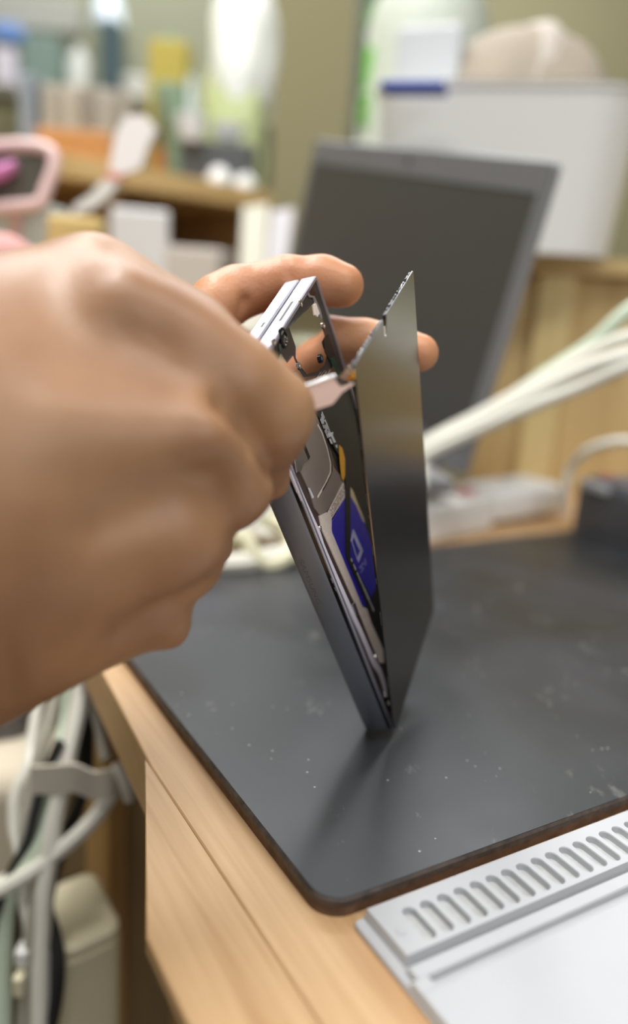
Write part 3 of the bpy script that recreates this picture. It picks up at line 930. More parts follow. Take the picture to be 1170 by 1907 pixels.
fd.cone(H(100, 900, 280), H(270, 850, 286), 24, 18, 12)
fd.cone(H(-160, 960, 270), H(110, 860, 278), 27, 26, 14)
fd.cone(H(250, 880, 272), H(380, 850, 262), 13, 9, 8)
for (a, b, w, dp) in (((427, 520, 279), (455, 578, 277), 2.2, 1.3), ((437, 515, 279), (464, 575, 277), 1.5, 0.8), ((533, 484, 282), (541, 515, 278.5), 1.6, 0.9), ((470, 500, 280), (478, 540, 277), 1.2, 0.3)):
    fd.carve(H(*a), H(*b), w, dp)
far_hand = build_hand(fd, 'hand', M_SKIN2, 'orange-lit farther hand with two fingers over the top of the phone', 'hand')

#@@BACKGROUND
# ------------------------------------------------------------------ laptop behind the phone
LO = np.array([-57.56, 849.47, 92.2])
LR = ortho((0.5059, -0.8475, -0.1606), (0.1591, -0.0913, 0.983))
LW_, LH_ = 320.0, 215.0
lap = thing('laptop', None, 'open laptop with a dark blank screen behind the phone', 'laptop', mw=mw(LR, LO))
M_LID = mat('laptop_grey', (150, 149, 152), 0.45, 0.2)
M_BEZ = mat('laptop_bezel', (104, 103, 105), 0.5)
M_SCR = mat('blank_screen', (60, 58, 57), 0.42, 0.0, IOR=1.6)
obj('lid', prism(rrect(0, 0, LW_, LH_, 5, 4), -5.5, -0.6, 0.8), M_LID, lap)
def fr_rect(x0, y0, x1, y1, a, b, c, d, z0, z1):
    """frame with a rectangular opening"""
    o = [(x0, y0), (x1, y0), (x1, y1), (x0, y1)]; i = [(x0+a, y0+b), (x1-c, y0+b), (x1-c, y1-d), (x0+a, y1-d)]
    V = [(x, y, z1) for x, y in o]+[(x, y, z1) for x, y in i]+[(x, y, z0) for x, y in o]+[(x, y, z0) for x, y in i]
    F = []
    for k in range(4):
        j = (k+1) % 4
        F += [(k, j, 4+j, 4+k), (8+k, 8+j, j, k), (4+k, 4+j, 12+j, 12+k), (8+k, 8+j, 12+j, 12+k)]
    return V, F
bz_ = obj('bezel', fr_rect(1.5, 1.5, LW_-1.5, LH_-1.5, 6, 16, 8, 19, -0.8, 0.4), M_BEZ, lap)
obj('screen', prism([(6.5, 16), (LW_-8.5, 16), (LW_-8.5, LH_-19), (6.5, LH_-19)], -1.0, -0.3), M_SCR, lap)
v, f = lathe([(2.6, 0), (2.6, 0.3), (1.8, 0.5)], 14)
obj('webcam', (v+[LW_/2, LH_-10, 0.3], f), M_BLACKG, bz_)
v, f = rbox(LW_-60, 9, 9, 3)
obj('hinge', (v+[LW_/2, -2, -7], f), M_BEZ, lap)
v, f = rbox(LW_, 12, 205, 3)
deck = obj('keyboard_deck', (v+[LW_/2, -9, 2], f), M_LID, lap)
for rr_ in range(4):
    for cc_ in range(12):
        v, f = rbox(19, 2.0, 16, 0.6, 1)
        obj('key', (v+[38+cc_*22.2, -2.4, 22+rr_*20], f), M_BLACK, deck)

# ------------------------------------------------------------------ bench clutter behind the mat
def pxw(w, zc): return w*zc/FPX
def bgbox(name, x0, y0, x1, y1, zc, dep, m, label=None, cat=None, yaw=0.0, bev=3.0, group=None, parent=None, taper=1.0, seg=2):
    """box whose front stands at depth zc and fills a pixel rectangle"""
    c = at((x0+x1)/2, y1, zc)
    w, h = pxw(x1-x0, zc), pxw(y1-y0, zc)
    R = frame_z(yaw)
    c = c+R @ np.array([0, dep/2, 0])
    o = obj(name, xform(rbox(w, dep, h, min(bev, w*0.3, h*0.3, dep*0.3), seg, taper=taper), R, c), m, parent)
    return tag(o, label, cat, group) if parent is None else o
def bglathe(name, cx, y0, y1, zc, prof, m, label, cat, group=None, parent=None):
    """prof: (radius in px, pixel y) from top to bottom"""
    c = at(cx, y1, zc)
    k = zc/FPX
    v, f = lathe([(r_*k, (y1-y)*k) for r_, y in reversed(prof)], 24)
    o = obj(name, (v+c, f), m, parent, True)
    return tag(o, label, cat, group) if parent is None else o
def tpx(name, pts, r, m, label=None, cat='cable', group=None, parent=None, n=8):
    o = obj(name, tube([at(*p) for p in pts], r, n, 6), m, parent, True)
    return tag(o, label, cat, group) if parent is None else o

# power strip
d0, d1 = onz(690, 1038, TZ), onz(918, 986, TZ)
u_ = (d1-d0)/np.linalg.norm(d1-d0); yawp = math.degrees(math.atan2(u_[1], u_[0])); Ls = np.linalg.norm(d1-d0)
nb = np.array([-u_[1], u_[0], 0])
ps = thing('power_strip', d0+u_*Ls/2+nb*24, 'long white power strip behind the mat', 'power strip')
body = obj('housing', xform(rbox(Ls, 46, 27, 3), frame_z(yawp), d0+u_*Ls/2+nb*23), M_WHITE, ps)
for k in range(3):
    o_c = d0+u_*(22+k*34)+nb*23+np.array([0, 0, 26.6])
    obj('socket', xform(rbox(26, 30, 1.2, 0.5, 1), frame_z(yawp), o_c), mat('socket_face', (224, 222, 220), 0.5), ps)
sw_ = onz(845, 930, 24)
obj('switch', xform(rbox(16, 10, 3, 1), frame_z(yawp), d0+u_*(Ls-16)+nb*18+np.array([0, 0, 26.6])), mat('switch_red', (206, 120, 120), 0.4), ps)
ad0 = onz(921, 978, TZ+2)
ad1 = onz(1046, 958, TZ+2)
ua = (ad1-ad0)/np.linalg.norm(ad1-ad0); na = np.array([-ua[1], ua[0], 0]); La = np.linalg.norm(ad1-ad0)
ap = thing('plug_adapter', ad0+ua*La/2+na*22-np.array([0, 0, 8]), 'white plug adapter with rounded end at the end of the power strip', 'adapter')
obj('housing', xform(rbox(La, 44, 27, 7, 3), frame_z(math.degrees(math.atan2(ua[1], ua[0]))), ad0+ua*La/2+na*22), M_WHITE, ap, True)
obj('foot', xform(rbox(La*0.8, 34, 2.2, 0.5), frame_z(math.degrees(math.atan2(ua[1], ua[0]))), ad0+ua*La/2+na*24-np.array([0, 0, 2])), M_BLACK, ap)  # black slab standing in for the shadow under the housing
tp = ad0+ua*La*0.42+na*16+np.array([0, 0, 26])
obj('button', xform(rbox(16, 12, 5, 2), frame_z(math.degrees(math.atan2(ua[1], ua[0]))), tp), M_WHITE, ap, True)

# dark box at the right with a white cord
q0, q1 = onz(1062, 988, TZ), onz(1190, 1046, TZ)
uq = (q1-q0)/np.linalg.norm(q1-q0); nq = np.array([-uq[1], uq[0], 0])
if nq[0] < 0: nq = -nq
Lq = 150.0
ctr = q0+uq*Lq/2+nq*60
yq = math.degrees(math.atan2(uq[1], uq[0]))
M_DBOX = mat('charcoal_casing', (74, 76, 82), 0.45, var=0.04, vscale=30)
db = thing('equipment_box', ctr, 'charcoal box with a white mark at the right edge of the bench', 'box')
obj('casing', xform(rbox(Lq, 120, 44, 4), frame_z(yq), ctr), M_DBOX, db)
obj('top_cover', xform(rbox(Lq-10, 110, 2.5, 1), frame_z(yq), ctr+np.array([0, 0, 43.5])), mat('charcoal_lid', (92, 92, 104), 0.4), db)
mk = q0+uq*22+nq*1.5+np.array([0, 0, 38])
obj('white_mark', xform(rbox(30, 5, 6.5, 1), frame_z(yq), mk-nq*2.2), mat('pale_mark', (186, 188, 192), 0.5), db)
obj('red_mark', xform(rbox(8, 6, 1.4, 0.4), frame_z(yq), q0+uq*8+nq*20+np.array([0, 0, 46])), mat('red_mark', (190, 90, 84), 0.5), db)
tpx('cord', [(1050, 960, 640), (1052, 912, 630), (1064, 870, 625), (1090, 842, 610), (1125, 826, 600), (1180, 822, 590), (1300, 850, 580), (1450, 960, 575)], 3.2, M_CABLE, 'single white cord looping above the charcoal box')

# bundle of white cables crossing to the right
G = 'white cables crossing to the right edge'
tpx('cable', [(766, 908, 556), (774, 872, 556), (790, 838, 555), (900, 775, 540), (1010, 700, 525), (1100, 640, 510), (1200, 560, 495), (1400, 490, 490), (1700, 540, 490), (2100, 980, 495)], 4.6, M_CABLEG, 'pale green cable, topmost of the bundle crossing to the right edge', group=G)
tpx('cable', [(772, 904, 552), (780, 866, 552), (790, 828, 551), (900, 768, 535), (1010, 706, 520), (1100, 655, 507), (1200, 615, 493), (1400, 545, 488), (1700, 595, 488), (2100, 1035, 493)], 4.4, M_CABLE, 'white cable just under the pale green one in the right-hand bundle', group=G)
tpx('cable', [(778, 900, 548), (786, 866, 548), (790, 836, 547), (900, 786, 531), (1000, 730, 517), (1090, 685, 505), (1200, 650, 491), (1400, 580, 486), (1700, 630, 486), (2100, 1070, 491)], 5.0, M_CABLE, 'bright white cable in the middle of the right-hand bundle', group=G)
tpx('cable', [(784, 908, 545), (788, 880, 545), (790, 850, 545), (900, 796, 530), (1000, 752, 515), (1090, 716, 505), (1200, 668, 490), (1400, 598, 485), (1700, 648, 485), (2100, 1088, 490)], 4.0, M_CABLE, 'lowest white cable of the right-hand bundle', group=G)

# cords in a heap between the nearer hand and the phone
G = 'white cords heaped behind the mat'
zz = 500
tpx('cord', [(330, 1030, 505), (400, 1010, 505), (450, 985, 510), (500, 950, 520), (560, 930, 540), (640, 930, 560)], 6.5, M_CABLE, 'upper white cord of the heap between hand and phone', group=G)
tpx('cord', [(330, 1062, 478), (400, 1052, 480), (450, 1048, 484), (520, 1035, 495), (600, 1025, 510)], 6.5, M_CABLE, 'lowest white cord lying along the far edge of the mat', group=G)
tpx('cord', [(420, 1000, 490), (455, 1000, 488), (472, 1030, 486), (500, 1052, 488), (540, 1030, 495), (535, 985, 505), (500, 965, 512)], 5.0, mat('cream_cord', (226, 222, 190), 0.5), 'cream coiled cord between hand and phone', group=G)
tpx('cord', [(330, 1000, 520), (410, 998, 515), (470, 990, 512), (540, 1000, 515), (620, 1005, 520)], 5.5, M_CABLE, 'middle white cord of the heap between hand and phone', group=G)

# wooden stand with the white bin on it
M_GOLD = wood('golden_wood', (212, 186, 134), (190, 162, 108), 0, (50, 50, 5))
M_GOLDP = wood('pale_golden_wood', (226, 206, 152), (210, 188, 130), 0, (50, 50, 5))
s0 = onz(985, 908, TZ)
yaws = -16
Rs = frame_z(yaws)
st = thing('wooden_stand', s0+Rs @ np.array([60, 60, 0]), 'yellowish wooden stand under the white bin', 'stand')
HST = at(1060, 492, np.linalg.norm(s0-CAM0))[2]-TZ
def stp(name, x0, y0, x1, y1, z0, z1, m, bev=1.0):
    return obj(name, xform(rbox(x1-x0, y1-y0, z1-z0, bev), Rs, s0+Rs @ np.array([(x0+x1)/2, (y0+y1)/2, 0])+np.array([0, 0, z0])), m, st)
stp('post', -14, -14, 18, 6, 0, HST-14, M_GOLDP)
stp('front_panel', 18, -4, 230, 8, 0, HST-14, M_GOLD)
stp('side_panel', -70, -2, -14, 10, 0, HST-14, M_GOLD)
stp('back_panel', -70, 150, 230, 160, 0, HST-14, M_GOLD)
stp('top_board', -80, -20, 240, 165, HST-14, HST, M_GOLD)
for x, z in ((62, 110), (62, 45), (150, 110), (150, 45)): stp('nail', x-1.6, -5.2, x+1.6, -3.5, z, z+3.2, M_BROWN, 0.3)
stp('middle_post', 120, -12, 150, -4, 0, HST-14, M_GOLDP)

zb = 705.0
yb = -14
Rb = frame_z(yb)
c_front = at(905, 487, zb)
cb = np.array([c_front[0], c_front[1], HST+TZ])+Rb @ np.array([0, 80, 0])
binT = thing('storage_bin', cb, 'large white plastic bin on the wooden stand', 'bin')
hb = at(905, 172, zb)[2]-cb[2]
# open bin: outer wall, inner wall, floor
def openbox(w, d, h, t, tap, r=14, rb=4):
    def loop(w_, d_, z): return [(x, y, z) for x, y in rrect(-w_/2, -d_/2, w_/2, d_/2, r, 5)]
    L_ = [loop(w*tap, d*tap, 0), loop(w, d, h-rb), loop(w+2, d+2, h), loop(w-t*2, d-t*2, h), loop(w*tap-t*2, d*tap-t*2, t)]
    n = len(L_[0]); V = [p for l in L_ for p in l]; F = [tuple(range(n))[::-1]]
    for k in range(4):
        for i in range(n):
            j = (i+1) % n
            F.append((k*n+i, k*n+j, (k+1)*n+j, (k+1)*n+i))
    F.append(tuple(4*n+i for i in range(n)))
    return V, F
obj('shell', xform(openbox(225, 165, hb, 4, 0.9, 40), Rb, cb), M_WHITE, binT, True)
obj('rim', xform(openbox(229, 169, 4, 3, 1.0, 41, 1), Rb, cb+np.array([0, 0, hb-3.5])), M_WHITE, binT, True)

# beige crumpled cap lying in the bin
def sack(w, d, h, seed, amp=0.05, prof=((0.86, 0), (1, 0.25), (1, 0.5), (0.95, 0.7), (0.8, 0.86), (0.5, 0.96), (0.1, 1.0)), nu=36):
    rn = random.Random(seed); ph = [rn.uniform(0, 6.28) for _ in range(4)]
    P_ = spline([(a, b, 0) for a, b in prof], 4)
    V, F = [], []
    for r_, t, _ in P_:
        for j in range(nu):
            a = 2*math.pi*j/nu
            k = 1+amp*(math.sin(3*a+ph[0]+3*t)+0.7*math.sin(6*a+ph[1]-4*t)+0.4*math.sin(11*a+ph[2]+7*t))
            V.append((w/2*r_*k*math.cos(a), d/2*r_*k*math.sin(a), h*t))
    for i in range(len(P_)-1):
        for j in range(nu): F.append((i*nu+j, i*nu+(j+1) % nu, (i+1)*nu+(j+1) % nu, (i+1)*nu+j))
    F.append(tuple(range(nu))[::-1]); F.append(tuple((len(P_)-1)*nu+j for j in range(nu)))
    return np.array(V), F
def blob(w, d, h, seed, amp, nu=36, nv=14):
    rn = random.Random(seed); ph = [rn.uniform(0, 6.28) for _ in range(6)]
    V, F = [], []
    for i in range(nv+1):
        t = i/nv*math.pi/2
        for j in range(nu):
            a = 2*math.pi*j/nu
            k = 1+amp*(math.sin(3*a+ph[0]+2*t)+0.6*math.sin(5*a+ph[1]-3*t)+0.5*math.sin(8*a+ph[2]+5*t))*math.sin(t+0.2)
            V.append((w/2*math.cos(a)*math.cos(t)*k, d/2*math.sin(a)*math.cos(t)*k, h*math.sin(t)*(1+amp*math.sin(4*a+ph[3])*math.cos(t))))
    for i in range(nv):
        for j in range(nu):
            F.append((i*nu+j, i*nu+(j+1) % nu, (i+1)*nu+(j+1) % nu, (i+1)*nu+j))
    F.append(tuple(range(nu))[::-1])
    return np.array(V), F
M_BEIGE = mat('beige_cloth', (160, 149, 134), 0.8, var=0.08, vscale=20)
c_ = at(968, 200, 760)
cap = thing('cloth_hat', c_, 'beige rounded cloth hat sticking out of the white bin', 'hat')
obj('crown', xform(blob(160, 110, 68, 5, 0.05), frame_z(-20), c_), M_BEIGE, cap, True)
obj('seam_patch', xform(blob(80, 104, 62, 9, 0.04), frame_z(-20), c_+np.array([12, -6, 8])), mat('pale_cloth', (188, 180, 170), 0.8), cap, True)
bgbox('plastic_sheet', 720, 62, 845, 230, 760, 16, mat('grey_sheet', (196, 200, 204), 0.5), 'folded pale grey sheet standing in the left of the bin', 'sheet', yaw=-25, bev=4)
bgbox('plastic_strip', 706, 149, 826, 163, 640, 30, mat('blue_plastic', (60, 84, 170), 0.45), 'narrow blue strip on the left rim of the bin', 'strip', yaw=-14, bev=2)
# green and white bottle behind the bin
zc = 1020
bt = thing('detergent_bottle', at(760, 480, zc), 'white and green bottle behind the bin', 'bottle')
M_GRN = mat('bright_green', (116, 196, 64), 0.4)
M_SOFTW = mat('soft_white', (206, 214, 202), 0.5)
bglathe('body', 760, 30, 480, zc, [(60, 45), (95, 60), (108, 110), (104, 150), (112, 230), (114, 480)], M_SOFTW, None, None, parent=bt)
bglathe('cap', 790, -60, 50, zc, [(52, -60), (56, -20), (60, 20), (52, 48)], M_SOFTW, None, None, parent=bt)
bglathe('green_collar', 782, 20, 62, zc, [(62, 8), (96, 24), (104, 60), (84, 74)], mat('deep_green', (84, 150, 50), 0.45), None, None, parent=bt)
bgbox('green_stripe', 676, 95, 712, 165, zc-74, 10, M_GRN, parent=bt, bev=3)
bgbox('green_stripe', 668, 178, 700, 236, zc-74, 10, mat('leaf_green', (104, 168, 56), 0.45), parent=bt, bev=3)
bgbox('grey_bottle', 648, -30, 700, 260, 1150, 40, mat('dark_grey_green', (96, 104, 92), 0.6), 'dark grey container behind the green and white bottle', 'container', bev=8)

# ------------------------------------------------------------------ shelf and clutter at the back left
zs1 = 900.0
L0 = at(30, 268, zs1); zS = L0[2]
def onh(px, py, z):
    d = ray(px, py); return CAM0+d*((z-CAMH)/d[2])
L1 = onh(478, 352, zS)
us = (L1-L0)/np.linalg.norm(L1-L0); ns = np.array([-us[1], us[0], 0])
Lsh = np.linalg.norm(L1-L0)+30
ysh = math.degrees(math.atan2(us[1], us[0])); Rsh = frame_z(ysh)
shelf = thing('wall_shelf', L0+us*Lsh/2+ns*140-np.array([0, 0, 420]), 'long pale wooden shelf unit crossing the back left', 'shelf')
def shp(name, a0, b0, z0, a1, b1, z1, m, par=shelf, bev=1.0):
    return obj(name, xform(rbox(a1-a0, b1-b0, z1-z0, bev), Rsh, L0+us*(a0+a1)/2+ns*(b0+b1)/2+np.array([0, 0, z0])), m, par)
shp('top_board', -160, 0, -26, Lsh, 280, 0, M_SHELF)
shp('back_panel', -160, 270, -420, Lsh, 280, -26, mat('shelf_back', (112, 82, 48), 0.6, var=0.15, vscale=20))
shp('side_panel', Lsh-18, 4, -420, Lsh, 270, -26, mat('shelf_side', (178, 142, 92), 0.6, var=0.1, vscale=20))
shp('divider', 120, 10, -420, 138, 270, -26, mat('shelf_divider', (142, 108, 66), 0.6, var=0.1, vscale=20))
shp('lower_board', -160, 0, -300, Lsh, 270, -280, M_SHELF)
def onshelf(px, b):
    """a on the shelf for a pixel column, at distance b behind the front edge"""
    best = min(np.linspace(-150, Lsh+260, 420), key=lambda a: abs(topx(L0+us*a+ns*b)[0]-px))
    return best
def topx(X):
    c = A.T @ (np.asarray(X)-CAM0)
    return CX+FPX*c[0]/c[2], CY+FPX*c[1]/c[2], c[2]
def shbox(name, x0, y0, x1, b, m, label, cat, dep=50, group=None, bev=3):
    """box standing on the shelf between two pixel columns, its top at pixel row y0"""
    a0, a1 = onshelf(x0, b), onshelf(x1, b)
    mid = L0+us*(a0+a1)/2+ns*b
    px, py, z = topx(mid)
    h = (py-y0)*z/FPX
    w = abs(x1-x0)*z/FPX*1.0
    o = obj(name, xform(rbox(w, dep, h, min(bev, w*.3, h*.3)), frame_z(0), mid+np.array([0, dep/2, 0])), m)
    return tag(o, label, cat, group)
def shlathe(name, cx_, y0, b, prof, m, label, cat, group=None, smooth=True, y1=None):
    """lathe on the shelf: prof = (radius px, fraction of height)"""
    mid = L0+us*onshelf(cx_, b)+ns*b
    px, py, z = topx(mid)
    lift = 0 if y1 is None else (py-y1)*z/FPX
    h = (py-y0)*z/FPX-lift
    mid = mid+np.array([0, 0, lift])
    v, f = lathe([(r_*z/FPX, t*h) for r_, t in prof], 20)
    o = obj(name, (v+mid, f), m, None, smooth)
    return tag(o, label, cat, group)
shbox('wood_strip', 62, 244, 205, 40, mat('orange_wood', (186, 132, 76), 0.6, var=0.1, vscale=30), 'orange-brown wooden strip on the shelf under the grey boxes', 'board', dep=14)
G = 'grey-beige small boxes on the back shelf'
cols = ((168, 162, 150), (186, 178, 164), (150, 142, 130), (178, 172, 160), (158, 152, 140))
names = ('leftmost', 'second from left', 'middle', 'fourth from left', 'rightmost')
for k in range(5):
    shbox('carton', 78+k*33, 168+3*k, 108+k*33, 110, mat('carton_%d' % k, cols[k], 0.7), names[k]+' of the five grey-beige small cartons on the back shelf', 'carton', dep=60, group=G)
shbox('storage_jar', 36, 150, 66, 120, mat('blue_grey', (130, 140, 152), 0.5), 'blue-grey container left of the grey cartons', 'container', dep=40)
shbox('yellow_box', 272, 100, 342, 150, mat('mustard', (176, 160, 70), 0.6), 'mustard yellow box standing on the back shelf', 'box', dep=60)
shbox('teal_box', 284, 168, 338, 90, mat('teal_grey', (120, 142, 116), 0.6), 'muted green box in front of the mustard box', 'box', dep=30)
shlathe('brown_bottle', 300, 195, 60, [(11, 0), (11, 0.6), (5, 0.78), (5, 1.0)], mat('olive_glass', (98, 84, 44), 0.3), 'small olive-brown bottle on the shelf before the muted green box', 'bottle')
shlathe('orange_pot', 298, 282, 30, [(10, 0), (13, 1.0), (11, 1.0)], mat('terracotta', (164, 108, 60), 0.6), 'little orange-brown pot at the foot of the brown bottle', 'pot')
shlathe('pale_bottle', 352, 160, 120, [(18, 0), (18, 0.7), (8, 0.85), (8, 1.0)], mat('pale_blue_white', (196, 206, 200), 0.4), 'pale bottle right of the mustard box', 'bottle')
shbox('dark_tray', 330, 268, 466, 40, mat('dark_slate', (82, 84, 86), 0.6), 'dark slate tray under two white cups', 'tray', dep=70)
G = 'white cups on the dark tray'
for k, (x, y, lab_) in enumerate(((354, 226, 'left of the two white cups standing by the dark tray'), (421, 242, 'right of the two white cups standing by the dark tray'))):
    shlathe('cup', x, y, 60, [(20, 0), (27, 0.55), (31, 1.0), (28, 1.0), (22, 0.5)], mat('porcelain', (232, 234, 238), 0.3), lab_, 'cup', group=G, y1=268)
shlathe('lidded_tub', 476, 172, 130, [(20, 0), (24, 0.7), (24, 0.95), (12, 1.0)], M_WHITE, 'white lidded tub beside the pillar', 'tub', y1=240)
shbox('olive_box', 456, 240, 497, 110, mat('dark_olive', (92, 90, 74), 0.6), 'dark olive box under the white tub beside the pillar', 'box', dep=50)
# plastic bag
bagc = L0+us*onshelf(434, 150)+ns*150
px_, py_, pz_ = topx(bagc)
hbag = (py_-16)*pz_/FPX
bag = thing('plastic_bag', bagc, 'white and pale green plastic bag standing on the back shelf', 'bag')
M_BAGG = mat('pale_green_film', (204, 214, 160), 0.5, var=0.12, vscale=18)
M_BAGW = mat('white_film', (246, 248, 242), 0.4, var=0.03, vscale=18)
obj('bag_body', xform(sack(120*pz_/FPX, 100, hbag*0.72, 11), None, bagc), M_BAGG, bag, True)
obj('bag_top', xform(sack(116*pz_/FPX, 90, hbag*0.55, 21), None, bagc+np.array([8, -8, hbag*0.45])), M_BAGW, bag, True)
# crumpled tissues on the shelf edge
G = 'crumpled tissues on the shelf'
for k, (x, w, h, s_, lab_) in enumerate(((408, 46, 30, 3, 'left white crumpled tissue on the shelf edge'), (455, 44, 28, 7, 'right white crumpled tissue on the shelf edge'))):
    c_ = L0+us*onshelf(x, 16)+ns*16
    z_ = topx(c_)[2]
    tag(obj('tissue', xform(blob(w*z_/FPX, 34, h*z_/FPX, s_, 0.12), None, c_), M_WHITE, None, True), lab_, 'tissue', G)
# rear rack with upper clutter
rk = thing('wall_rack', at(150, 172, 1900)+np.array([0, 60, -60]), 'pale shelf board on the far wall', 'rack')
o0 = at(-80, 170, 1900); o1 = at(500, 170, 1900)
rz = at(150, 172, 1900)[2]
def rkbox(name, x0, y0, x1, m, label, cat, zc=1900, dep=80, parent=None, y1=None, bev=4):
    a_, b_ = at(x0, 172, zc), at(x1, 172, zc)
    zt = at((x0+x1)/2, y0, zc)[2]
    zb_ = rz if y1 is None else at((x0+x1)/2, y1, zc)[2]
    w = b_[0]-a_[0]
    c = np.array([(a_[0]+b_[0])/2, a_[1]+dep/2, zb_])
    o = obj(name, xform(rbox(w, dep, zt-zb_, min(bev, w*.3, (zt-zb_)*.3)), None, c), m, parent)
    return tag(o, label, cat) if parent is None else o
v, f = rbox(o1[0]-o0[0], 160, 14, 2)
obj('board', (v+[(o0[0]+o1[0])/2, o0[1]+70, rz-14], f), mat('rack_board', (176, 174, 160), 0.6), rk)
v, f = rbox(o1[0]-o0[0], 12, 620, 1)
obj('backboard', (v+[(o0[0]+o1[0])/2, o0[1]+150, rz], f), mat('rack_back', (136, 136, 112), 0.6, var=0.06, vscale=3), rk)
for x in (o0[0], o1[0]):
    v, f = rbox(16, 160, 1400, 2)
    obj('upright', (v+[x, o0[1]+70, -760], f), mat('rack_upright', (150, 150, 136), 0.6), rk)
rkbox('lavender_tub', -12, 92, 26, mat('lavender_white', (216, 210, 220), 0.5), 'lavender-white tall tub at the left edge of the far rack', 'tub', zc=1880)
rkbox('blue_box', -14, 50, 32, mat('sky_blue', (112, 150, 214), 0.5), 'sky blue box on top of the lavender tub', 'box', zc=1880, y1=76)
rkbox('teal_carton', 42, 72, 106, mat('grey_teal', (120, 140, 130), 0.6), 'grey-teal carton on the far rack', 'carton')
c_ = at(138, 172, 1890); k_ = 1890/FPX
v, f = lathe([(22*k_, 0), (22*k_, 55*k_), (12*k_, 72*k_), (12*k_, 84*k_)], 20)
tag(obj('white_jar', (v+np.array([c_[0], c_[1]+40, rz]), f), mat('milky', (196, 198, 190), 0.5), None, True), 'milky white jar right of the grey-teal carton', 'jar')
rkbox('dark_bottle', 184, 40, 218, mat('dark_teal', (62, 82, 88), 0.4), 'dark teal upright bottle on the far rack', 'bottle', bev=12)
c_ = at(185, 60, 1760)
tag(obj('white_spray_cap', xform(blob(62*k_, 60, 80, 4, 0.05), None, np.array([at(193, 44, 1900)[0], at(193, 44, 1900)[1]+40, at(201, 40, 1900)[2]])), mat('cool_white', (214, 222, 230), 0.4), None, True), 'white rounded cap on the dark teal bottle', 'cap')
rkbox('pale_board', -60, 4, 150, mat('pale_panel', (160, 158, 148), 0.6), 'pale horizontal panel on the wall over the grey-teal carton', 'panel', zc=1985, dep=20, y1=62)
c_ = at(248, 172, 1890)
v, f = lathe([(16*k_, 0), (28*k_, 22*k_), (30*k_, 36*k_), (26*k_, 38*k_)], 20)
tag(obj('white_bowl', (v+np.array([c_[0], c_[1]+40, rz]), f), M_WHITE, None, True), 'small white bowl right of the dark teal bottle', 'bowl')
rkbox('green_tin', 300, 72, 326, mat('mint', (128, 158, 118), 0.5), 'mint green tin behind the mustard box', 'tin')

# ------------------------------------------------------------------ low trolley at the left with white boxes, mirror, brush
zc_ = 690.0
tz_ = at(150, 772, zc_)[2]
tr = thing('side_cabinet', (-300, 760, -760), 'light wooden side cabinet behind the nearer hand', 'cabinet')
RT = frame_z(31.2)
cc0 = tf(20, 590, 0)
v, f = rbox(500, 270, tz_+760-18, 2)
obj('carcass', xform((v, f), RT, [cc0[0], cc0[1], -760]), mat('cabinet_side', (186, 150, 104), 0.6, var=0.08, vscale=20), tr)
v, f = rbox(520, 285, 18, 2)
obj('top_board', xform((v, f), RT, [cc0[0], cc0[1], tz_-18]), M_SHELF, tr)
def cbbox(name, x0, y0, x1, zc, dep, m, label, cat, yaw=0, bev=4, group=None):
    a_, b_ = at(x0, 450, zc), at(x1, 450, zc)
    zt = at((x0+x1)/2, y0, zc)[2]
    c = np.array([(a_[0]+b_[0])/2, a_[1]+dep/2, tz_])
    return tag(obj(name, xform(rbox(b_[0]-a_[0], dep, zt-tz_, bev), frame_z(yaw), c), m), label, cat, group)
cbbox('clear_box', -30, 372, 84, 660, 70, mat('glassy_white', (206, 214, 210), 0.25), 'glassy white box at the left edge behind the nearer hand', 'box')
cbbox('yellow_sponge', 84, 402, 186, 605, 24, mat('sand_yellow', (212, 184, 120), 0.8), 'sand-yellow block between two white boxes', 'block')
cbbox('white_box', 192, 388, 300, 900, 80, mat('box_white', (216, 216, 216), 0.6), 'plain white box behind the top knuckle of the nearer hand', 'box', yaw=12)
cbbox('grey_box', 305, 460, 420, 900, 60, mat('pale_warm_grey', (196, 188, 180), 0.7), 'pale warm-grey box left of the standing white papers', 'box', yaw=-10)
c_ = at(10, 500, 560)
tag(obj('pink_cloth', xform(blob(56, 40, 26, 8, 0.06), None, at(6, 508, 560)), mat('pink_cloth', (216, 160, 156), 0.8), None, True), 'pink folded cloth at the left edge above the nearer hand', 'cloth')
obj_c = at(6, 508, 560)
bgbox('cloth_box', -60, 505, 70, 700, 562, 60, mat('greyish_box', (170, 160, 150), 0.6), 'greyish box under the pink cloth', 'box')
# standing papers by the laptop
G = 'white papers standing by the laptop'
def slab(px4, zc, m, th=4):
    P = [at(x, y, zc) for x, y in px4]
    V = np.concatenate([np.array(P), np.array(P)+np.array([0, th, 0])])
    return V, [(3, 2, 1, 0), (4, 5, 6, 7)]+[(i, (i+1) % 4, 4+(i+1) % 4, 4+i) for i in range(4)]
for pts, lab_, colr in (([(452, 385), (500, 378), (486, 620), (440, 620)], 'left white paper standing between shelf and laptop', (232, 230, 214)), ([(506, 392), (548, 386), (520, 600), (486, 605)], 'right white paper standing against the laptop', (230, 228, 234))):
    tag(obj('paper', slab(pts, 880, None), mat('paper_%d' % colr[2], colr, 0.7)), lab_, 'paper', G)
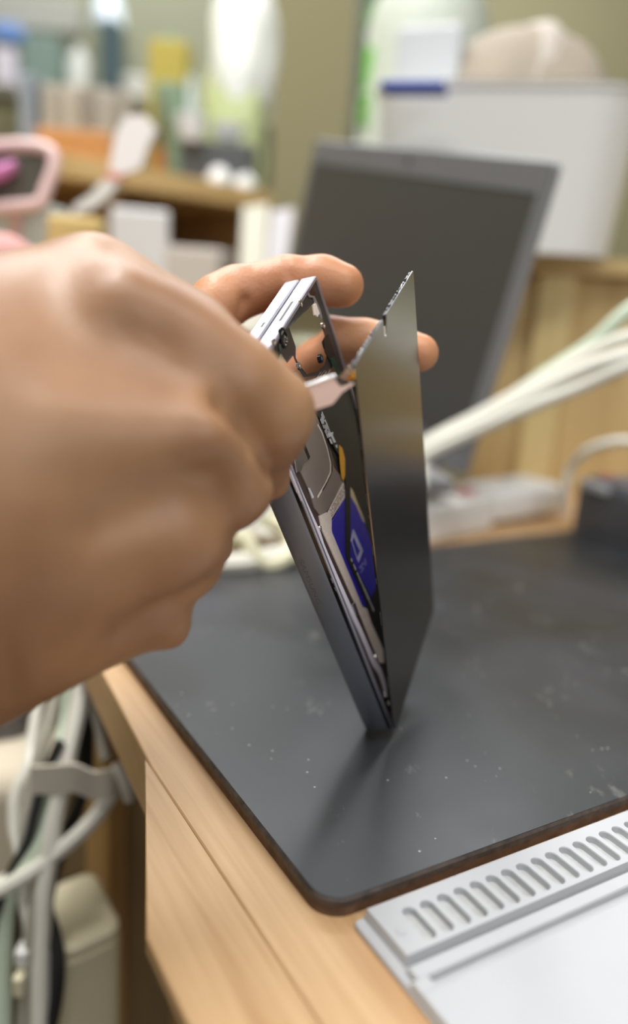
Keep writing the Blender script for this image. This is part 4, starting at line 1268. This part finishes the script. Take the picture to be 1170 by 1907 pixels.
# pink-framed mirror
mc = thing('hand_mirror', at(50, 372, 640), 'mirror with a pale pink rounded frame at the left edge', 'mirror')
loop = [(-30, 285), (-10, 274), (40, 270), (85, 276), (100, 292), (98, 320), (86, 350), (72, 378), (20, 384), (-30, 380)]
Pm = [at(x, y, 640) for x, y in loop]; Pm.append(Pm[0])
obj('frame', tube(Pm, 5.2, 10, 5), mat('pale_pink', (228, 196, 194), 0.4), mc, True)
obj('glass', slab([(-26, 286), (92, 284), (74, 376), (-26, 378)], 641, None, 2), mat('mirror_dark', (112, 108, 96), 0.15, 0.6), mc)
tpx('stand', [(30, 380, 645), (30, 420, 655), (30, 470, 665)], 5, mat('pink_stem', (214, 178, 178), 0.4), parent=mc)
tag(obj('magenta_clip', tube([at(-30, 330, 632), at(6, 318, 632), at(30, 303, 632)], [7, 6, 3], 10, 4), mat('magenta', (204, 120, 176), 0.4), None, True), 'magenta clip in front of the pink-framed mirror', 'clip')
# white brush leaning in front of the shelf
bs = thing('flat_brush', at(165, 385, 700), 'white flat brush with a red band leaning before the shelf', 'brush')
def plate(pts, zc, th):
    P = [at(x, y, zc) for x, y in pts]; n = len(P)
    V = np.concatenate([np.array(P), np.array(P)+np.array([0, th, 0])])
    return V, [tuple(range(n))[::-1], tuple(range(n, 2*n))]+[(i, (i+1) % n, n+(i+1) % n, n+i) for i in range(n)]
obj('bristles', plate([(203, 318), (214, 250), (232, 216), (268, 212), (292, 240), (276, 270), (262, 312), (228, 324)], 702, 9), mat('brush_white', (216, 210, 206), 0.7), bs)
obj('band', plate([(196, 318), (228, 324), (224, 336), (194, 330)], 700, 11), mat('red_band', (206, 120, 92), 0.5), bs)
obj('handle', plate([(194, 331), (222, 337), (206, 360), (176, 384), (130, 402), (140, 380), (170, 360)], 701, 9), mat('handle_white', (206, 202, 194), 0.5), bs)
# jar under the shelf
c_ = at(326, 446, 1180)
v, f = lathe([(16, 0), (17, 18), (12, 24), (12, 30)], 18)
tag(obj('glass_jar', (v+np.array([c_[0], c_[1], zS-280]), f), mat('jar_grey', (160, 146, 122), 0.3), None, True), 'small glass jar in the shadow under the shelf', 'jar')

# ------------------------------------------------------------------ under the table at the lower left
v0, v1 = at(176, 1400, 480), at(292, 1400, 440)
ut = (v1-v0); ut[2] = 0; lt_ = np.linalg.norm(ut); ut /= lt_
yt = math.degrees(math.atan2(ut[1], ut[0]))
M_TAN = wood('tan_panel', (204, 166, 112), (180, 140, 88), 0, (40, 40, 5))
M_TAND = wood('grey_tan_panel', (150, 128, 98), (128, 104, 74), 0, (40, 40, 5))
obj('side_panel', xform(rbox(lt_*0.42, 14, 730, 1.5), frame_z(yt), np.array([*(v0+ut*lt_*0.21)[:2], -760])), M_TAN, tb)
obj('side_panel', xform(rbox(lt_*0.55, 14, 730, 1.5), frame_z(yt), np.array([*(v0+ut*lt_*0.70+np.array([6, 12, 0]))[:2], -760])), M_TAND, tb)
# cream box
zt = at(190, 1690, 430)[2]
P4 = [onh(x, y, zt)[:2] for x, y in ((176, 1612), (232, 1722), (112, 1778), (78, 1650))]
cbx = thing('cream_box', np.array([*np.mean(P4, 0), -760]), 'cream plastic box standing under the table edge', 'box')
def soft(P, r=9):
    P = np.array(P); out = []
    n = len(P)
    for i in range(n):
        a, b, c = P[i-1], P[i], P[(i+1) % n]
        d1_ = (a-b)/np.linalg.norm(a-b); d2_ = (c-b)/np.linalg.norm(c-b)
        for t in np.linspace(0, 1, 5):
            out.append((1-t)**2*(b+d1_*r)+2*t*(1-t)*b+t*t*(b+d2_*r))
    return out
obj('body', prism(soft(P4), -760, zt-6, 3.0), M_CREAM, cbx, True)
Pc = np.array(P4); Pc = Pc.mean(0)+(Pc-Pc.mean(0))*0.97
obj('lid', prism(soft(Pc), zt-7, zt, 2.5), M_CREAM, cbx, True)
bgbox('tan_block', 60, 1545, 165, 1640, 520, 60, mat('tan_card', (178, 158, 122), 0.7), 'tan carton behind the cream box', 'carton', yaw=25)
bgbox('grey_case', -60, 1310, 52, 1425, 520, 80, mat('dark_grey_case', (104, 100, 100), 0.5), 'dark grey case at the left edge under the nearer hand', 'case', yaw=20, bev=10)
bgbox('cream_bag', -60, 1418, 108, 1680, 500, 70, mat('cream_cloth', (222, 210, 188), 0.8, var=0.08, vscale=20), 'cream padded bag behind the hanging cables', 'bag', yaw=10, bev=22, seg=4)
bgbox('low_crate', -260, 1660, 40, 2100, 540, 50, mat('crate_dark', (66, 56, 44), 0.7), 'dark crate behind the hanging cables', 'crate', yaw=10)
# cable clip
cl = thing('cable_clip', at(180, 1480, 400), 'pale curved plastic strap round the hanging cables', 'strap')
def ribbon(pts, zc, hpx, th=2.0):
    C = spline([at(x, y, z) for (x, y), z in zip(pts, zc)], 6)
    up_ = np.array([0, 0, 1.0])
    V, F = [], []
    n = len(C)
    T = np.gradient(C, axis=0); T /= np.linalg.norm(T, axis=1)[:, None]
    for i in range(n):
        nn_ = np.cross(T[i], up_); nn_ /= np.linalg.norm(nn_)+1e-9
        h = hpx*zc[0]/FPX
        for s1, s2 in ((-1, -1), (1, -1), (1, 1), (-1, 1)): V.append(C[i]+nn_*th*s1/2+up_*h*s2/2)
    for i in range(n-1):
        for k in range(4): F.append((i*4+k, i*4+(k+1) % 4, (i+1)*4+(k+1) % 4, (i+1)*4+k))
    F += [(0, 1, 2, 3), tuple((n-1)*4+k for k in range(4))]
    return np.array(V), F
obj('strap_front', ribbon([(60, 1452), (110, 1450), (140, 1448), (175, 1462), (205, 1458), (222, 1452)], [400, 396, 394, 396, 394, 398], 58), mat('strap_grey', (200, 192, 178), 0.5), cl, True)
obj('strap_curl', tube([at(214, 1430, 396), at(228, 1438, 394), at(238, 1462, 394), at(240, 1490, 396)], [3.5, 4, 4.2, 2.6], 10, 5), mat('strap_white', (214, 210, 198), 0.5), cl, True)
# hanging cables
G = 'cables hanging at the lower left'
hang = [
 ([(172, 1190, 428), (165, 1240, 424), (150, 1310, 420), (132, 1390, 412), (112, 1480, 408), (88, 1560, 405), (40, 1622, 402), (-30, 1660, 400)], 3.8, M_CABLE, 'white cable of the hanging bundle that swings left above the cream box'),
 ([(150, 1190, 430), (150, 1240, 425), (140, 1320, 420), (122, 1420, 410), (106, 1500, 405), (95, 1580, 400), (76, 1650, 398), (62, 1740, 396), (56, 1850, 396), (50, 1960, 396)], 4.2, M_GREYC, 'grey cable falling to the bottom edge left of the cream box'),
 ([(140, 1200, 436), (134, 1250, 430), (128, 1330, 425), (113, 1400, 415), (96, 1480, 410), (84, 1545, 406), (48, 1605, 402), (10, 1700, 402), (5, 1960, 402)], 4.4, M_CABLEG, 'pale green hanging cable in the middle of the bundle'),
 ([(95, 1210, 438), (75, 1290, 430), (60, 1380, 420), (52, 1430, 412), (30, 1480, 408), (27, 1540, 405), (40, 1600, 402), (46, 1680, 400), (62, 1760, 398), (70, 1960, 398)], 3.2, M_CABLE, 'thin white cable bowing left in front of the cream bag'),
 ([(125, 1200, 434), (110, 1260, 428), (95, 1330, 420), (76, 1400, 412), (60, 1470, 408), (44, 1550, 404), (38, 1640, 402), (54, 1720, 400), (40, 1960, 400)], 3.4, M_GREYC, 'grey cable curving in front of the cream bag'),
 ([(168, 1440, 430), (150, 1490, 422), (130, 1540, 412), (110, 1590, 406), (95, 1640, 402), (86, 1690, 400), (100, 1740, 398), (108, 1800, 396), (102, 1870, 396), (82, 1960, 396)], 3.6, M_CABLEB, 'black cable snaking down to the bottom edge beside the cream box'),
 ([(172, 1215, 440), (165, 1300, 436), (160, 1370, 432), (158, 1435, 430)], 4.6, M_CABLEB, 'short thick black cable behind the top of the hanging bundle'),
 ([(112, 1380, 404), (86, 1440, 404), (66, 1510, 402), (50, 1570, 400), (20, 1625, 400), (6, 1680, 400), (-20, 1760, 400)], 2.6, M_CABLEB, 'thin black cable crossing in front of the cream bag'),
 ([(212, 1470, 402), (182, 1515, 402), (150, 1550, 400), (100, 1592, 398), (50, 1628, 396), (-30, 1672, 394)], 4.0, M_CABLE, 'white cable running from the strap down to the left edge'),
 ([(168, 1230, 424), (173, 1300, 420), (186, 1355, 414), (198, 1415, 406)], 3.0, M_GREYC, 'thin grey cable leading into the curl of the strap'),
 ([(160, 1200, 430), (158, 1240, 424), (147, 1315, 416), (128, 1400, 408), (118, 1450, 404), (100, 1530, 400), (92, 1600, 398), (80, 1700, 396), (74, 1960, 394)], 4.4, M_CABLE, 'thickest white cable at the centre of the hanging bundle'),
]
for pts, r_, m_, lab_ in hang: tpx('cable', pts, r_, m_, lab_, group=G)
bgbox('plug', 24, 1768, 52, 1806, 392, 10, M_WHITE, 'upper white plug among the cables at the bottom left', 'plug', bev=3)
bgbox('plug', 22, 1816, 42, 1860, 390, 9, M_CREAM, 'lower cream plug among the cables at the bottom left', 'plug', bev=3)
